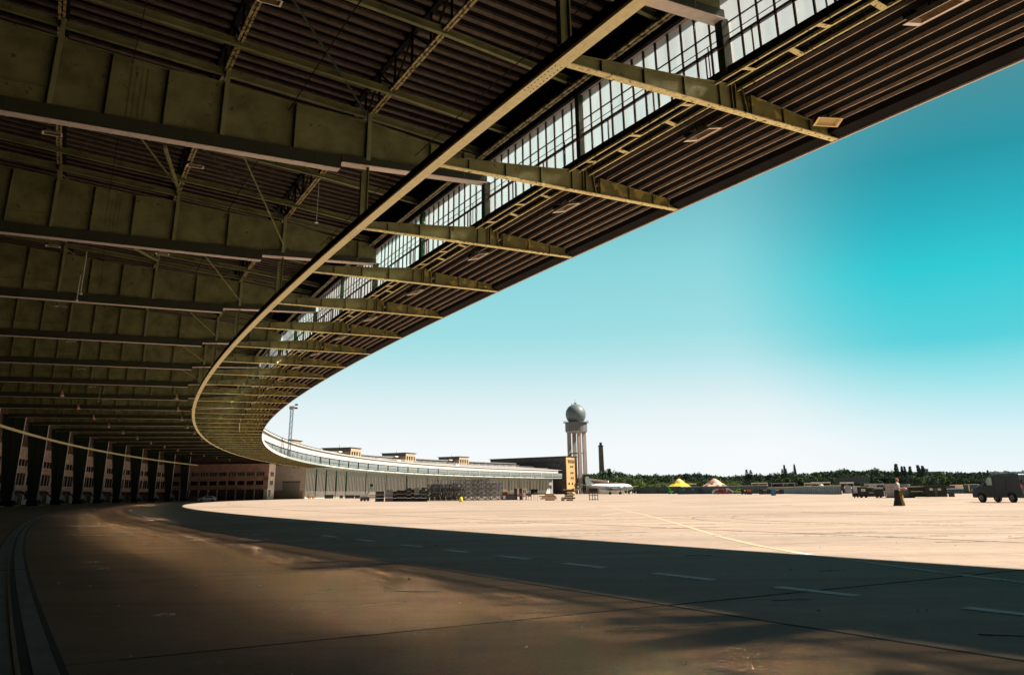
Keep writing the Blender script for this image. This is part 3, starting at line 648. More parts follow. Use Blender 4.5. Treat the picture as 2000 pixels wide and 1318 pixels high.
for i, k in enumerate([.22, 1.26, 2.29, 3.31, 4.36, 5.40, 6.35, 7.35, 8.35, 9.35, 10.35, 11.35, 12.35, 13.35]):
    put_flood(638.55, k, 12.20, 'cream box floodlight under the outer canopy beside the gutter, %s nearest of its row' % ordn(i + 1), -.25, 0, .74 if i else .85)
for i, k in enumerate([.92, 4.02, 8.0, 12.0]):
    put_flood(635.75, k, 12.15, 'small amber floodlight close to the canopy edge, %s nearest of its row' % ordn(i + 1), .3, 1.2, .50, True)
for i, (R, k, z) in enumerate([(657.85, 3.75, 16.45), (651.6, 3.95, 16.6), (651.55, 2.05, 17.0), (657.9, 5.75, 15.7), (651.75, 5.6, 15.6), (657.9, 7.8, 15.4), (657.9, 9.7, 15.2), (658.1, 11.9, 15.1), (658.3, 13.9, 15.0), (658.3, 15.9, 15.0), (658.3, 17.9, 14.9)]):
    o = put_flood(R, k, z, ['grey floodlight low under the second girder at far left', 'grey floodlight hung right of centre between the two nearest left girders', 'large grey floodlight cut by the top edge of the picture',
        'grey floodlight beside a white hanging rod at the left', 'pale floodlight tucked under the third girder', 'pale floodlight under the fourth girder at left', 'pale floodlight under the fifth girder at left',
        'pale floodlight with short rod under the sixth girder', 'pale floodlight under the seventh girder', 'pale floodlight under the eighth girder', 'pale floodlight under the ninth girder'][i], 0, 1.57, .48)
# bell lamps
bl = empty('bell_lamp', (0, 0, 0), 'x', 'bell lamp')
MB().lathe((0, 0, 0), [(.30, 0), (.26, .10), (.17, .30), (.08, .5), (.05, .62), (.0, .62)], 14).build('lamp_shade', m_copper, bl, smooth=True)
MB().tube((0, 0, .6), (0, 0, 1.45), .03, 6).build('stem', m_black, bl)
MB().lathe((0, 0, -.06), [(.0, 0), (.15, .04), (.2, .08)], 12).build('bulb_cover', m_glassbulb, bl, smooth=True)
first_b = True; n_ = 0
for side, R in (('left', 660.9), ('right', 647.8)):
    for i, k in enumerate(range(13, 38, 2)):
        o = bl if first_b else copy_tree(bl); first_b = False
        z = 13.0; o.location = pol(R, k + .05, z); o.scale = (1.15,) * 3
        tag(o, 'coppery bell lamp under a far girder in the %s row, %s nearest' % (side, ordn(i + 1)), 'bell lamp', 'bell lamps hanging in two rows under the girders')

# ================================================================ BUILDINGS ALONG THE ARC
# facade behind the columns
RFc = 686.0
fac = empty('terminal_facade', pol(RFc, 28, 0), 'tan brick terminal wall with window bands seen behind the row of columns', 'building')
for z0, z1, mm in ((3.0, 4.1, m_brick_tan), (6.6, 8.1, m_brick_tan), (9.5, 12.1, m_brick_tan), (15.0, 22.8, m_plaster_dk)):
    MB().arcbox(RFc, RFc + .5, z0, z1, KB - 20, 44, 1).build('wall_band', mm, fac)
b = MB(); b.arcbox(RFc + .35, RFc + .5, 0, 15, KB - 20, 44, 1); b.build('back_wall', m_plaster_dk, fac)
for k in range(16, 39):
    for z0, z1 in ((4.1, 6.6), (8.1, 9.5), (12.1, 15.0)):
        f = MB()
        if z0 > 12:
            for i in range(8): f.rad([(RFc + .02, z0), (RFc + .14, z0), (RFc + .14, z1), (RFc + .02, z1)], k + .06 + i * .12, .12)
            o = f.build('window', m_brick_tan, fac)
        else:
            f.rad([(RFc + .01, z0), (RFc + .34, z0), (RFc + .34, z1), (RFc + .01, z1)], k, .9)
            for i in (1, 2, 3): f.rad([(RFc + .05, z0), (RFc + .14, z0), (RFc + .14, z1), (RFc + .05, z1)], k + i * .25, .09 if i != 2 else .2)
            o = f.build('window', m_concrete, fac)
        MB().arcbox(RFc + .16, RFc + .18, z0, z1, k + .01, k + .99, 1).build('pane', m_glass_dark, o)
    f = MB()
    f.rad([(RFc + .0, 0), (RFc + .34, 0), (RFc + .34, 3.0), (RFc + .0, 3.0)], k, 1.6 if k % 2 else .8); f.arcbox(RFc + .1, RFc + .3, 0, 1.1 if k % 3 else 2.9, k + .12, k + .55, 1)
    f.build('ground_floor_pier', m_concrete if k % 2 else m_plaster_dk, fac)
rr_ = random.Random(11)
for i, k in enumerate(range(17, 37, 2)):
    st = empty('metal_stair', pol(676.4, k + .2, 0), 'open metal stair with white handrails at the foot of the %s visible column' % ordn(i + 1), 'stair', 'metal stairs beside the columns')
    A, B = pol(676.0, k + .15, 2.45), pol(676.0, k + 1.35, .35); C_, D_ = pol(677.2, k + .15, 2.45), pol(677.2, k + 1.35, .35)
    s_ = MB(); s_.bar(A, B, .06, .3); s_.bar(C_, D_, .06, .3)
    for j_ in range(12):
        t = (j_ + .5) / 12; s_.bar(A.lerp(B, t), C_.lerp(D_, t), .28, .04)
    s_.build('flight', m_soffit, st)
    for hh in (.35, .6, .85, 1.1):
        MB().bar(A + Vector((0, 0, hh)), B + Vector((0, 0, hh)), .05, .05).build('handrail', m_white, st)
    p_ = MB()
    for t in (0, .25, .5, .75, 1): q = A.lerp(B, t); p_.bar(q, q + Vector((0, 0, 1.1)), .04, .04)
    p_.build('baluster', m_white, st)
    l_ = MB(); l_.box(pol(676.6, k - .1, 2.4), (1.4, 2.6, .12), -th(k)); l_.box(pol(676.1, k - .28, 1.2), (.1, .1, 2.4), -th(k)); l_.box(pol(677.1, k - .28, 1.2), (.1, .1, 2.4), -th(k)); l_.build('landing', m_soffit, st)
for i, k in enumerate(range(15, 38, 2)):
    o = MB().arcbox(RC - .35, RC - .1, 0, .12, k + .05, k + (1.3 if i == 1 else .55), .3).build('yellow_kerb', m_kerb_y)
    tag(o, 'low yellow painted kerb on the floor beside the %s column' % ordn(i + 1), 'kerb', 'yellow kerbs between the columns')

# brick wing closing the gate area
KW = 39.0
wing = empty('brick_wing', pol(665, KW, 0), 'long red-brown brick wing with two rows of windows above dark garage bays', 'building')
def sidewall(mb, Ra, Rb_, z0, z1, k=KW, t=.4, off=.2): mb.rad([(Ra, z0), (Rb_, z0), (Rb_, z1), (Ra, z1)], k, t, off)
w0 = MB(); RWn = 692
sidewall(w0, 650.7, RWn, 9.6, 12.5); sidewall(w0, 650.7, RWn, 6.6, 8.1); sidewall(w0, 650.7, RWn, 3.6, 5.1); sidewall(w0, 650.7, 652.35, 5.1, 9.6)
npan = 12
for i in range(npan):
    R = 655.2 + i * 3.33
    sidewall(w0, R - .02, min(R + .62, RWn), 8.1, 9.6); sidewall(w0, R - .02, min(R + .62, RWn), 5.1, 6.6)
w0.build('wall', m_brick, wing)
for i in range(11):
    Ra = 652.35 + i * 3.33 + (0 if i else 0)
    for z0, z1, nm in ((8.1, 9.6, 5), (5.1, 6.6, 3)):
        f = MB(); f.rad([(Ra, z0), (Ra + 2.85, z0), (Ra + 2.85, z0 + .08), (Ra, z0 + .08)], KW, .3, .22)
        for q in range(1, nm): f.rad([(Ra + q * 2.83 / nm - .04, z0 + .08), (Ra + q * 2.83 / nm + .04, z0 + .08), (Ra + q * 2.83 / nm + .04, z1), (Ra + q * 2.83 / nm - .04, z1)], KW, .08, .22)
        o = f.build('window', m_concrete if nm == 5 else m_plaster_dk, wing)
        MB().rad([(Ra, z0), (Ra + 2.85, z0), (Ra + 2.85, z1), (Ra, z1)], KW, .04, .34).build('pane', m_glass_dark, o)
    MB().rad([(Ra, 0), (Ra + 2.9, 0), (Ra + 2.9, 3.6), (Ra, 3.6)], KW, .04, 1.2).build('garage_door', m_plaster_dk, wing)
    if i: MB().rad([(Ra - .42, 0), (Ra - .15, 0), (Ra - .15, 3.6), (Ra - .42, 3.6)], KW, .35, .2).build('pillar', m_concrete if i % 2 else m_fascia, wing)
w1 = MB(); w1.rad([(650.7, 0), (652.0, 0), (652.0, 3.6), (650.7, 3.6)], KW, .4, .2); w1.build('corner_pier', m_white, wing)
w2 = MB(); w2.arcbox(650.7, 651.1, 0, 12.5, KW + .055, 40.2, .5); w2.build('side_wall', m_concrete, wing)
for z0, z1 in ((8.1, 9.6), (5.1, 6.6)):
    MB().arcbox(650.66, 650.70, z0, z1, KW + .35, KW + .95, .5).build('side_window', m_slot, wing)
MB().arcbox(650.66, 650.70, 0, 3.4, KW + .2, KW + .62, .5).build('side_door', m_glass_dark, wing)
w3 = MB(); w3.arcbox(650.7, RWn, 12.5, 12.7, KW - .02, 40.2, .5); w3.build('roof', m_soffit, wing)
MB().rad([(651.5, 12.7), (692, 12.7), (692, 19.6), (651.5, 18.2)], KW, .3, 1.3).build('upper_wall', m_plaster_dk, wing)
for i in range(3): MB().lathe(pol(656 + i * 8, KW - .05, 13.9), [(.25, 0), (.2, .2), (.08, .4)], 8).build('lamp', m_black, wing)

# hangar end wall and hangar with sliding doors
hangar = empty('hangar', pol(RB, 66, 0), 'long curved hangar with pale slotted sliding doors and window band above', 'building')
e = MB(); e.rad([(645.7, 3.3), (664, 3.3), (664, 13.2), (645.7, 13.2)], 43.5, .4, .2)
e.rad([(645.7, 0), (647.55, 0), (647.55, 3.3), (645.7, 3.3)], 43.5, .398, .2)
e.build('end_wall', m_concrete, hangar)
e = MB(); e.rad([(654.9, 0), (664, 0), (664, 3.3), (654.9, 3.3)], 43.5, .44, .2); e.rad([(646.3, 0), (647.4, 0), (647.4, 3.2), (646.3, 3.2)], 43.5, .44, .2); e.build('brick_base', m_brick, hangar)
e = MB()
for i in range(22): e.rad([(647.7 + i * .325, .05), (647.98 + i * .325, .05), (647.98 + i * .325, 6.3), (647.7 + i * .325, 6.3)], 43.5, .1, -.02)
e.rad([(647.55, .0), (654.9, .0), (654.9, 6.35), (647.55, 6.35)], 43.5, .05, .12)
ro = e.build('roller_door', mat('grey_roller_door', (.42, .40, .35), .7, var=.12), hangar)
MB().rad([(647.5, 6.3), (654.9, 6.3), (654.9, 6.9), (647.5, 6.9)], 43.5, .5, .15).build('door_head', mat('dull_mauve_lintel', (.25, .19, .18), .8), ro)
e = MB(); e.rad([(645.3, 0), (645.75, 0), (645.75, 12), (645.3, 12)], 43.5, 1.6, .6); e.build('white_pier', m_white, hangar)
for p_ in ((648.5, .2), (650.2, .2)): MB().box(pol(p_[0], 43.4, 12.1), (.7, .4, .25), -th(43)).build('lamp', m_black, hangar)
body = MB(); body.arcbox(645.95, 646.2, 0, 12.4, 43.7, 90.5, 1); body.arc([(645.6, 18.2), (690, 23.0), (690, 23.3), (639.2, 18.72), (639.2, 18.5)], 43.5, 91, 1); body.build('roof', m_roof, hangar)
doork = [43.6 + 1.93 * i for i in range(25)]
for i, k in enumerate(doork[:-1]):
    k1 = doork[i + 1]; d_ = MB(); n = 7; pw = (k1 - k) / n
    RR = 645.6 + (.22 if 4 <= i < 10 and i % 2 else 0)
    d_.arcbox(RR, RR + .12, .05, 3.0, k + .03, k1 - .03, .5)
    for q in range(n): d_.arcbox(RR, RR + .02, 3.0, 10.0, k + q * pw + (.03 if q == 0 else 0), k + q * pw + pw * .52, .5)
    do = d_.build('sliding_door', m_hangar_white, hangar)
    MB().arcbox(RR + .01, RR + .12, 10.0, 11.95, k + .03, k1 - .03, .5).build('upper_panel', m_hangar_teal, do)
    MB().arcbox(RR + .025, RR + .10, 3.01, 9.99, k + .035, k1 - .035, .1).build('slot_glazing', m_slot, do)
    if i <= 4 or i in (10, 12, 13, 15, 20, 21, 22):
        po = MB().rad([(645.25, 3.0), (645.58, 3.0), (645.58, 11.95), (645.25, 11.95)], k, .5).build('door_post', m_green_post if i <= 4 else m_hangar_teal, hangar)
        MB().rad([(645.25, 0), (645.58, 0), (645.58, 3.0), (645.25, 3.0)], k, .5).build('striped_foot', m_kerb_y, po)
    # window band bay
for k in range(43, 90, 2):
    fr = MB()
    for q in range(1, 12): fr.rad([(639.12, 13.45), (639.2, 13.45), (639.2, 16.1), (639.12, 16.1)], k + q * 2 / 12 + (.5 if k == 43 else 0) * 0, .10)
    fr.arcbox(639.1, 639.22, 14.4, 14.48, k + .05, k + 1.95, 1); fo = fr.build('window', m_dkgreen, hangar)
    MB().arcbox(639.22, 639.24, 13.42, 16.12, max(k, KE) + .02, k + 1.98, 1).build('pane', m_glass_far, fo)
    MB().rad([(638.9, 12.9), (639.3, 12.9), (639.3, 16.2), (638.9, 16.2)], k, .5).build('window_pier', m_black if k < 68 else m_upfas, hangar)
MB().arcbox(640.6, 640.8, 12.9, 18.3, 44, 90, 1).build('inner_wall', m_soffit, hangar)
e = MB(); e.arcbox(634.62, 645.9, 11.95, 12.05, KE, 90, .5); e.arcbox(634.50, 634.55, 12.05, 12.6, KE - 12, 90, .5); e.build('front_soffit', m_hangar_teal, hangar)
e = MB()
for i in range(23): e.arcbox(634.42, 634.6, 12.18, 12.52, 40.9 + i * 2, 42.6 + i * 2, .5)
e.build('gutter', m_white, hangar)
rl = MB()
for R, z in ((648, 19.6), (662, 21.2), (676, 22.7)):
    rl.arcbox(R, R + .06, z + .7, z + .76, 58, 90, .5); rl.arcbox(R, R + .06, z + .3, z + .34, 58, 90, .5)
    for k in range(58, 90): rl.bar(pol(R, k, z - .8), pol(R, k, z + .75), .06, .06)
rl.build('roof_railing', m_fascia, hangar)
for k in (62.5, 73.4): MB().box(pol(650, k, 19.9), (1.2, 5, 1.0), -th(k)).build('roof_vent', m_concrete, hangar)

# office building with stair towers behind the hangar
office = empty('office_building', pol(686, 66, 0), 'long dark office building rising just behind the hangar roof', 'building')
e = MB(); e.arcbox(686, 700, 0, 25.0, 46, 91, 1); e.build('wall', m_stone_dk, office)
e = MB(); e.arcbox(685.2, 701, 25.0, 25.5, 46, 91, 1); e.build('roof', m_roof, office)
for i in range(38):
    k = 47 + i * 1.15
    MB().arcbox(685.95, 686.02, 22.4, 24.4, k, k + .8, 1).build('window', m_slot, office)
for i, k in enumerate((52.9, 62.3, 71.3, 80.3)):
    t = MB().arcbox(680, 698.5, 26.1, 28.2, k, k + 1.62, 1).build('stair_tower', m_stone_dk, office)
    MB().arcbox(679.85, 680.0, 26.1, 28.1, k + .01, k + 1.6, 1).build('end_face', m_stone_tan, t)
    f = MB()
    for q in range(5): f.arcbox(679.9, 680.5, 23.2, 26.1, k + q * .385, k + q * .385 + .12, 1)
    f.arcbox(680.8, 698, 22, 26.1, k + .05, k + 1.55, 1); f.build('gallery', m_stone_tan, t)
    MB().arcbox(679.4, 699.2, 28.2, 28.45, k - .1, k + 1.72, 1).build('roof', m_soffit, t)
    f = MB(); f.rad([(684, 25.5), (697, 25.5), (697, 26.3), (684, 26.0)], k - .6, 4.6); f.build('canopy_slab', m_concrete, t)
    MB().tube(pol(690, k + .6, 28.4), pol(690, k + .6, 30.4), .1, 6).build('mast', m_black, t)

# tall stone end building
ends = empty('stone_end_building', pol(640, 93, 0), 'tall stone block with an orange sunlit end face beside the radar tower', 'building')
e = MB(); e.arcbox(640.3, 720, 0, 29.8, 92, 94.0, 1); e.build('wall', m_stone_dk, ends)
e = MB(); e.arcbox(639.95, 640.3, 0, 29.8, 91.98, 94.02, 1); ef = e.build('end_face', m_stone_or, ends)
e = MB(); e.arcbox(639.4, 720.5, 29.8, 30.2, 91.85, 94.15, 1); e.build('roof', m_soffit, ends)
for i in range(22): MB().rad([(647 + i * 2.35, 24.3), (648.1 + i * 2.35, 24.3), (648.1 + i * 2.35, 26.7), (647 + i * 2.35, 26.7)], 92, .3, -.1).build('window', m_glass_dark, ends)
for z in (22.0, 17.0): MB().rad([(644.6, z), (645.9, z), (645.9, z + 1.2), (644.6, z + 1.2)], 92, .3, -.1).build('window', m_glass_dark, ends)
for q in range(5): MB().arcbox(639.85, 639.97, 24.6, 27.2, 92.35 + q * .25, 92.5 + q * .25, 1).build('window', m_glass_dark, ef)
for z in (21.0, 16.0, 11.9):
    for q in (0, 1): MB().arcbox(639.85, 639.97, z, z + 1.5, 92.75 + q * .33, 92.95 + q * .33, 1).build('window', m_glass_dark, ef)
for q in (0, 1): MB().arcbox(639.85, 639.97, 7.4, 8.9, 92.3 + q * .6, 92.55 + q * .6, 1).build('window', m_glass_dark, ef)
MB().arcbox(639.85, 639.97, 2.0, 4.5, 92.9, 93.3, 1).build('door', m_glass_dark, ef)

# radar tower
TX, TY = 49.0, 678.3
m_radome = mat('grey_radome', (.13, .17, .18), .5, var=.06, scale=.3)
m_drum = mat('ribbed_grey_cladding', (.17, .19, .21), .5, var=.1)
m_leg = mat('pale_concrete_leg', (.46, .40, .36), .8, var=.08, scale=.3)
tw = empty('radar_tower', (TX, TY, 0), 'tall radar tower on four pale legs topped by a big grey dome', 'tower')
prof = [(8.1 * math.cos(a), 60.3 + 8.1 * math.sin(a)) for a in [math.radians(-62 + i * 8) for i in range(19)]] + [(.02, 68.4)]
MB().lathe((TX, TY, 0), prof, 40).build('radome', m_radome, tw, smooth=True)
MB().lathe((TX, TY, 0), [(8.6, 47.0), (8.6, 53.6), (8.9, 53.7)], 36).build('drum', m_drum, tw)
MB().lathe((TX, TY, 0), [(7.9, 46.2), (8.5, 47.0), (8.55, 47.0)], 36).build('ring_beam', m_leg, tw)
MB().lathe((TX, TY, 0), [(9.0, 53.6), (10.1, 53.8), (10.1, 54.1), (9.9, 54.1)], 36).build('platform', m_drum, tw)
MB().lathe((TX - 0, TY, 0), [(4.8, 54.1), (4.6, 54.9)], 30).build('roof_ring', m_leg, tw)
f = MB(); n = 36
for i in range(n):
    a = 2 * math.pi * i / n; b_ = 2 * math.pi * (i + 1) / n; p0 = Vector((TX + 10 * math.cos(a), TY + 10 * math.sin(a), 54.1)); p1 = Vector((TX + 10 * math.cos(b_), TY + 10 * math.sin(b_), 54.1))
    f.bar(p0, p0 + Vector((0, 0, 1.1)), .08, .08)
    for hh in (.55, 1.1): f.bar(p0 + Vector((0, 0, hh)), p1 + Vector((0, 0, hh)), .07, .07)
f.build('railing', m_black, tw)
f = MB()
for i in range(30):
    a = 2 * math.pi * i / 30; f.box((TX + 8.62 * math.cos(a), TY + 8.62 * math.sin(a), 50.3), (.12, .12, 6.4), a)
f.build('cladding_rib', m_stone_dk, tw)
for (dx, dy) in ((-5.8, 1.5), (1.5, -5.8), (5.8, -1.5 + .0), (-1.5, 5.8)):
    MB().box((TX + dx, TY + dy, 23.1), (2.6, 2.6, 46.4), .26).build('leg', m_leg, tw)
for (a, b_) in (((-5.8, 1.5), (1.5, -5.8)), ((1.5, -5.8), (5.8, -1.5))):
    MB().bar((TX + a[0], TY + a[1], 30.3), (TX + b_[0], TY + b_[1], 30.3), 1.2, .7).build('brace_gallery', m_dkgreen, tw)
f = MB(); f.tube((TX - .2, TY, 68.2), (TX - .2, TY, 72.0), .12, 6); f.box((TX - .2, TY, 69), (2.2, .6, .7)); f.bar((TX - 3, TY, 67.6), (TX - 3, TY, 69.3), .3, .3); f.build('antenna', m_black, tw)
tw.location = (TX * 1.088, TY * 1.088, -.05); tw.scale = (1.088,) * 3
# old chimney
ch = empty('chimney', (75.6, 756, 0), 'slim dark stone chimney standing beside the radar tower', 'chimney')
f = MB(); f.loft([[(75.6 + sx * a, 756 + sy * a, z) for sx, sy in ((-1, -1), (1, -1), (1, 1), (-1, 1))] for a, z in ((2.3, 0), (1.95, 28), (1.85, 39.2))]); f.build('shaft', mat('grey_brown_stone', (.13, .135, .12), .9, var=.25, scale=.5), ch)
f = MB(); f.box((75.6, 756, 39.5), (4.3, 4.3, .6)); f.box((75.6, 756, 40.1), (3.9, 3.9, .6)); f.build('crown', m_stone_dk, ch)
MB().box((75.6, 756, 41.6), (2.1, 2.1, 2.4)).build('flue', m_slot, ch)
# low shed behind the tower
v0 = atd(1148, 950, 520); v1 = atd(1188, 950, 520); v2 = atd(1218, 950, 520)
sh = empty('flat_roofed_shed', (v0 + v1) / 2, 'flat white canopy and dark shed between radar tower and chimney', 'shed'); sh.location.z = 0
zt = zat(1170, 932.5, 520); zb_ = zat(1170, 937, 520)
MB().prism([(v0.x, v0.y, zb_), (v1.x, v1.y, zb_ - 1.4), (v1.x + 2, v1.y + 14, zb_ - 1.4), (v0.x + 2, v0.y + 14, zb_)], (0, 0, 1.1)).build('roof', m_fascia, sh)
MB().box(((v0.x + v1.x) / 2, v0.y + 9, zb_ / 2 - .4), (12, 6, zb_ - 1.5)).build('wall', m_brick, sh)
s2 = empty('cream_sheds', ((v2.x + 5), v2.y, 0), 'low cream flat-roofed building directly behind the aircraft', 'building')
a_ = atd(1171, 950, 480); b_ = atd(1218, 950, 480); zt = zat(1195, 944, 480)
MB().box(((a_.x + b_.x) / 2, a_.y, zt / 2), ((b_.x - a_.x), 8, zt - .4)).build('wall', m_concrete, s2)
MB().box(((a_.x + b_.x) / 2, a_.y, zt), ((b_.x - a_.x) + 1, 9, .5)).build('roof', m_fascia, s2)

# floodlight mast standing on the hangar canopy roof
ms = empty('lighting_mast', (-73.4, 278.6, 13.0), 'tall open lattice lighting mast rising above the canopy edge', 'mast')
f = MB(); bx, by = -73.4, 278.6; hw = .42
cs = [Vector((bx + sx * hw, by + sy * hw, 0)) for sx, sy in ((-1, -1), (1, -1), (1, 1), (-1, 1))]
for c in cs: f.bar(c + Vector((0, 0, 12.8)), c + Vector((0, 0, 28.2)), .09, .09)
for i in range(16):
    z = 12.9 + i * .95
    for q in range(4):
        a, b_ = cs[q], cs[(q + 1) % 4]; f.bar(a + Vector((0, 0, z)), b_ + Vector((0, 0, z)), .06, .06)
        f.bar((a if i % 2 else b_) + Vector((0, 0, z)), (b_ if i % 2 else a) + Vector((0, 0, z + .95)), .06, .06)
f.build('lattice', mat('blue_grey_steel', (.10, .15, .17), .6), ms)
f = MB(); f.box((bx, by, 28.25), (1.5, 1.5, .1)); f.box((bx, by - .7, 28.75), (1.5, .05, .9)); f.box((bx, by + .7, 28.75), (1.5, .05, .9)); f.box((bx - .7, by, 28.75), (.05, 1.4, .9)); f.build('platform', m_fascia, ms)
for z in (28.6, 29.7):
    f = MB(); f.bar((bx + .6, by, z - .2), (bx + 1.5, by, z), .1, .1); f.box((bx + 1.55, by - .1, z), (.55, .4, .5), .4); f.box((bx + 1.1, by + .1, z), (.4, .4, .45), -.3); f.build('lamp_head', m_black, ms)
f = MB(); p0 = pol(634.6, 30.1, 17.0); f.bar(p0, pol(639, 35.2, 13.4), .12, .12); f.bar(p0, p0 - Vector((0, 0, 4.4)), .1, .1)
tag(f.build('stay_pole', m_black), 'thin black slanting stay pole crossing the far window band', 'pole')

# ================================================================ THINGS ON THE APRON
def frame_at(x, D):
    """ground point seen at column x at range D; returns point, right and away unit vectors, azimuth of 'right'"""
    v = ray(x, 960); u = Vector((v.x, v.y, 0)).normalized(); p = u * D; return p, Vector((u.y, -u.x, 0)), u, math.atan2(-u.x, u.y)
def mpp(D): return D / F * 1.02
def bx_px(mb, x0, x1, ytop, ybot, D, depth=1.0, z0=None, z1=None):
    xm = (x0 + x1) / 2; p, r_, u, a = frame_at(xm, D); w_ = (x1 - x0) * mpp(D)
    zb = 0 if z0 is None and ybot is None else (z0 if z0 is not None else max(0, zat(xm, ybot, D))); zt = z1 if z1 is not None else zat(xm, ytop, D)
    mb.box(p + u * depth / 2 + Vector((0, 0, (zb + zt) / 2)), (w_, depth, zt - zb), a); return p, w_, zb, zt, a
# --- crates and flight cases
m_case_k = mat('black_flight_case', (.018, .017, .018), .5, var=.4, scale=3)
m_case_b = mat('dark_brown_case', (.045, .022, .014), .6, var=.4, scale=2)
m_case_g = mat('light_grey_cage', (.42, .44, .48), .5, var=.2, scale=4)
m_case_d = mat('slate_grey_case', (.07, .08, .09), .5, var=.3, scale=3)
m_alu = mat('dull_aluminium', (.26, .27, .29), .45, metal=.5, var=.2, scale=5)
m_truss_d = mat('grey_truss_metal', (.16, .17, .18), .5, metal=.4, var=.4, scale=3)
def crate(body, name, cat):
    o = empty(name, (0, 0, 0), 'x', cat)
    MB().box((0, 0, .5), (.92, .92, .84)).build('body', body, o)
    f = MB()
    for sx in (-1, 1):
        for sy in (-1, 1): f.box((sx * .465, sy * .465, .5), (.07, .07, .98))
    for z in (.05, .5, .95):
        for s_ in (-1, 1): f.box((0, s_ * .475, z), (.86, .045, .05)); f.box((s_ * .475, 0, z), (.045, .86, .05))
    f.build('frame', m_alu if body in (m_case_g, m_case_k) else m_case_d, o)
    return o
protos = {'g': crate(m_case_g, 'cage_box', 'cage'), 'k': crate(m_case_k, 'flight_case', 'case'), 'b': crate(m_case_b, 'storage_case', 'case'), 'd': crate(m_case_d, 'equipment_case', 'case')}
used = {}
cname = {'g': 'light grey cage box', 'k': 'black flight case', 'b': 'dark brown storage case', 'd': 'slate grey equipment case'}
lvl = {2: ['bottom', 'top'], 3: ['bottom', 'middle', 'top'], 4: ['bottom', 'second lowest', 'second highest', 'top']}
stacks = [(734, 750, 977, 959, 'kkk'), (753, 760, 977, 956, 'ggg'), (760.3, 767.3, 977, 956, 'ggg'), (768, 775, 978, 959, 'bbb'), (775, 782, 978, 956.5, 'bbb'), (782.3, 789, 978, 957, 'kbb'),
          (789.5, 794.5, 978, 956, 'kbb'), (795, 803, 978.3, 952.4, 'kbkd'), (803.3, 809, 978.3, 955, 'kbb'), (809.5, 819, 978.3, 951.5, 'ddgg'), (819.3, 823, 978.3, 956, 'kkb'), (823.4, 831, 978.5, 951.5, 'kkdd'), (831.5, 835, 978.5, 958, 'kkk')]
for si, (x0, x1, yb, yt, code) in enumerate(stacks):
    gpt = gp((x0 + x1) / 2, yb); D = 150.0 + si * -1.0; p, r_, u, a = frame_at((x0 + x1) / 2, D); W_ = (x1 - x0) * mpp(D); hgt = zat((x0 + x1) / 2, yt, D) / len(code)
    for j_, c in enumerate(code):
        if c not in used: o = protos[c]; used[c] = 1
        else: o = copy_tree(protos[c])
        o.location = p + Vector((0, 0, j_ * hgt)) + u * .5; o.rotation_euler = (0, 0, a + random.uniform(-.03, .03)); o.scale = (W_, 1.1, hgt * .99)
        tag(o, '%s, %s of the %s stack from the left by the hangar' % (cname[c], lvl[len(code)][j_], ordn(si + 1)), None, 'cases stacked on the apron')
# --- trusses
def truss(L_, nm, sect=.58):
    o = empty(nm, (0, 0, 0), 'x', 'truss'); h = sect / 2; n = max(1, int(round(L_ / .6)))
    for sy in (-h, h):
        for z in (.05, sect): MB().bar((-L_ / 2, sy, z), (L_ / 2, sy, z), .08, .08).build('chord', m_alu, o)
    f = MB()
    for i in range(n + 1):
        x = -L_ / 2 + i * L_ / n
        for sy in (-h, h): f.bar((x, sy, .05), (x, sy, sect), .06, .06)
        for z in (.05, sect): f.bar((x, -h, z), (x, h, z), .04, .04)
        if i < n:
            x2 = x + L_ / n; q = i % 2
            for sy in (-h, h): f.bar((x, sy, .05 if q else sect), (x2, sy, sect if q else .05), .06, .06)
            f.bar((x, -h, sect), (x2, h, sect), .035, .035)
    f.build('bracing', m_truss_d, o); return o
tA = truss(2.4, 'truss_segment'); tB = truss(2.3, 'long_truss'); fa = fb_ = True
for c in range(9):
    x = 839.5 + c * 7.2; D = 138 - c * .8; p, r_, u, a = frame_at(x, D)
    for l_ in range(4 if c not in (2, 7) else 5):
        o = tA if fa else copy_tree(tA); fa = False
        o.location = p + Vector((0, 0, l_ * .61 + .1)) + u * 1.2; o.rotation_euler = (0, 0, a + math.pi / 2 + (.45 if l_ % 2 else .15) + .1 * (c % 3)); o.scale = (1, 1, 1)
        tag(o, 'short truss seen end on, level %s of column %s in the pile' % (['one', 'two', 'three', 'four', 'five'][l_], ['one', 'two', 'three', 'four', 'five', 'six', 'seven', 'eight', 'nine'][c]), None, 'trusses piled up on the apron')
for c in range(3):
    x = 915 + c * 25.5; D = 131 - c * 1.0; p, r_, u, a = frame_at(x, D)
    for row in range(2):
        for l_ in range(5 if c < 2 else 4):
            o = tB if fb_ else copy_tree(tB); fb_ = False
            o.location = p + Vector((0, 0, l_ * .60 + .12)) + u * (row * .8); o.rotation_euler = (0, 0, a + random.uniform(-.06, .06) + (math.pi / 8 if row else 0))
            tag(o, 'long truss lying sideways, level %s of the %s row, %s part of pile' % (['one', 'two', 'three', 'four', 'five'][l_], ['front', 'rear'][row], ['left', 'middle', 'right'][c]), None, 'trusses piled up on the apron')
m_base = mat('weathered_timber', (.12, .08, .05), .9, var=.4, scale=3)
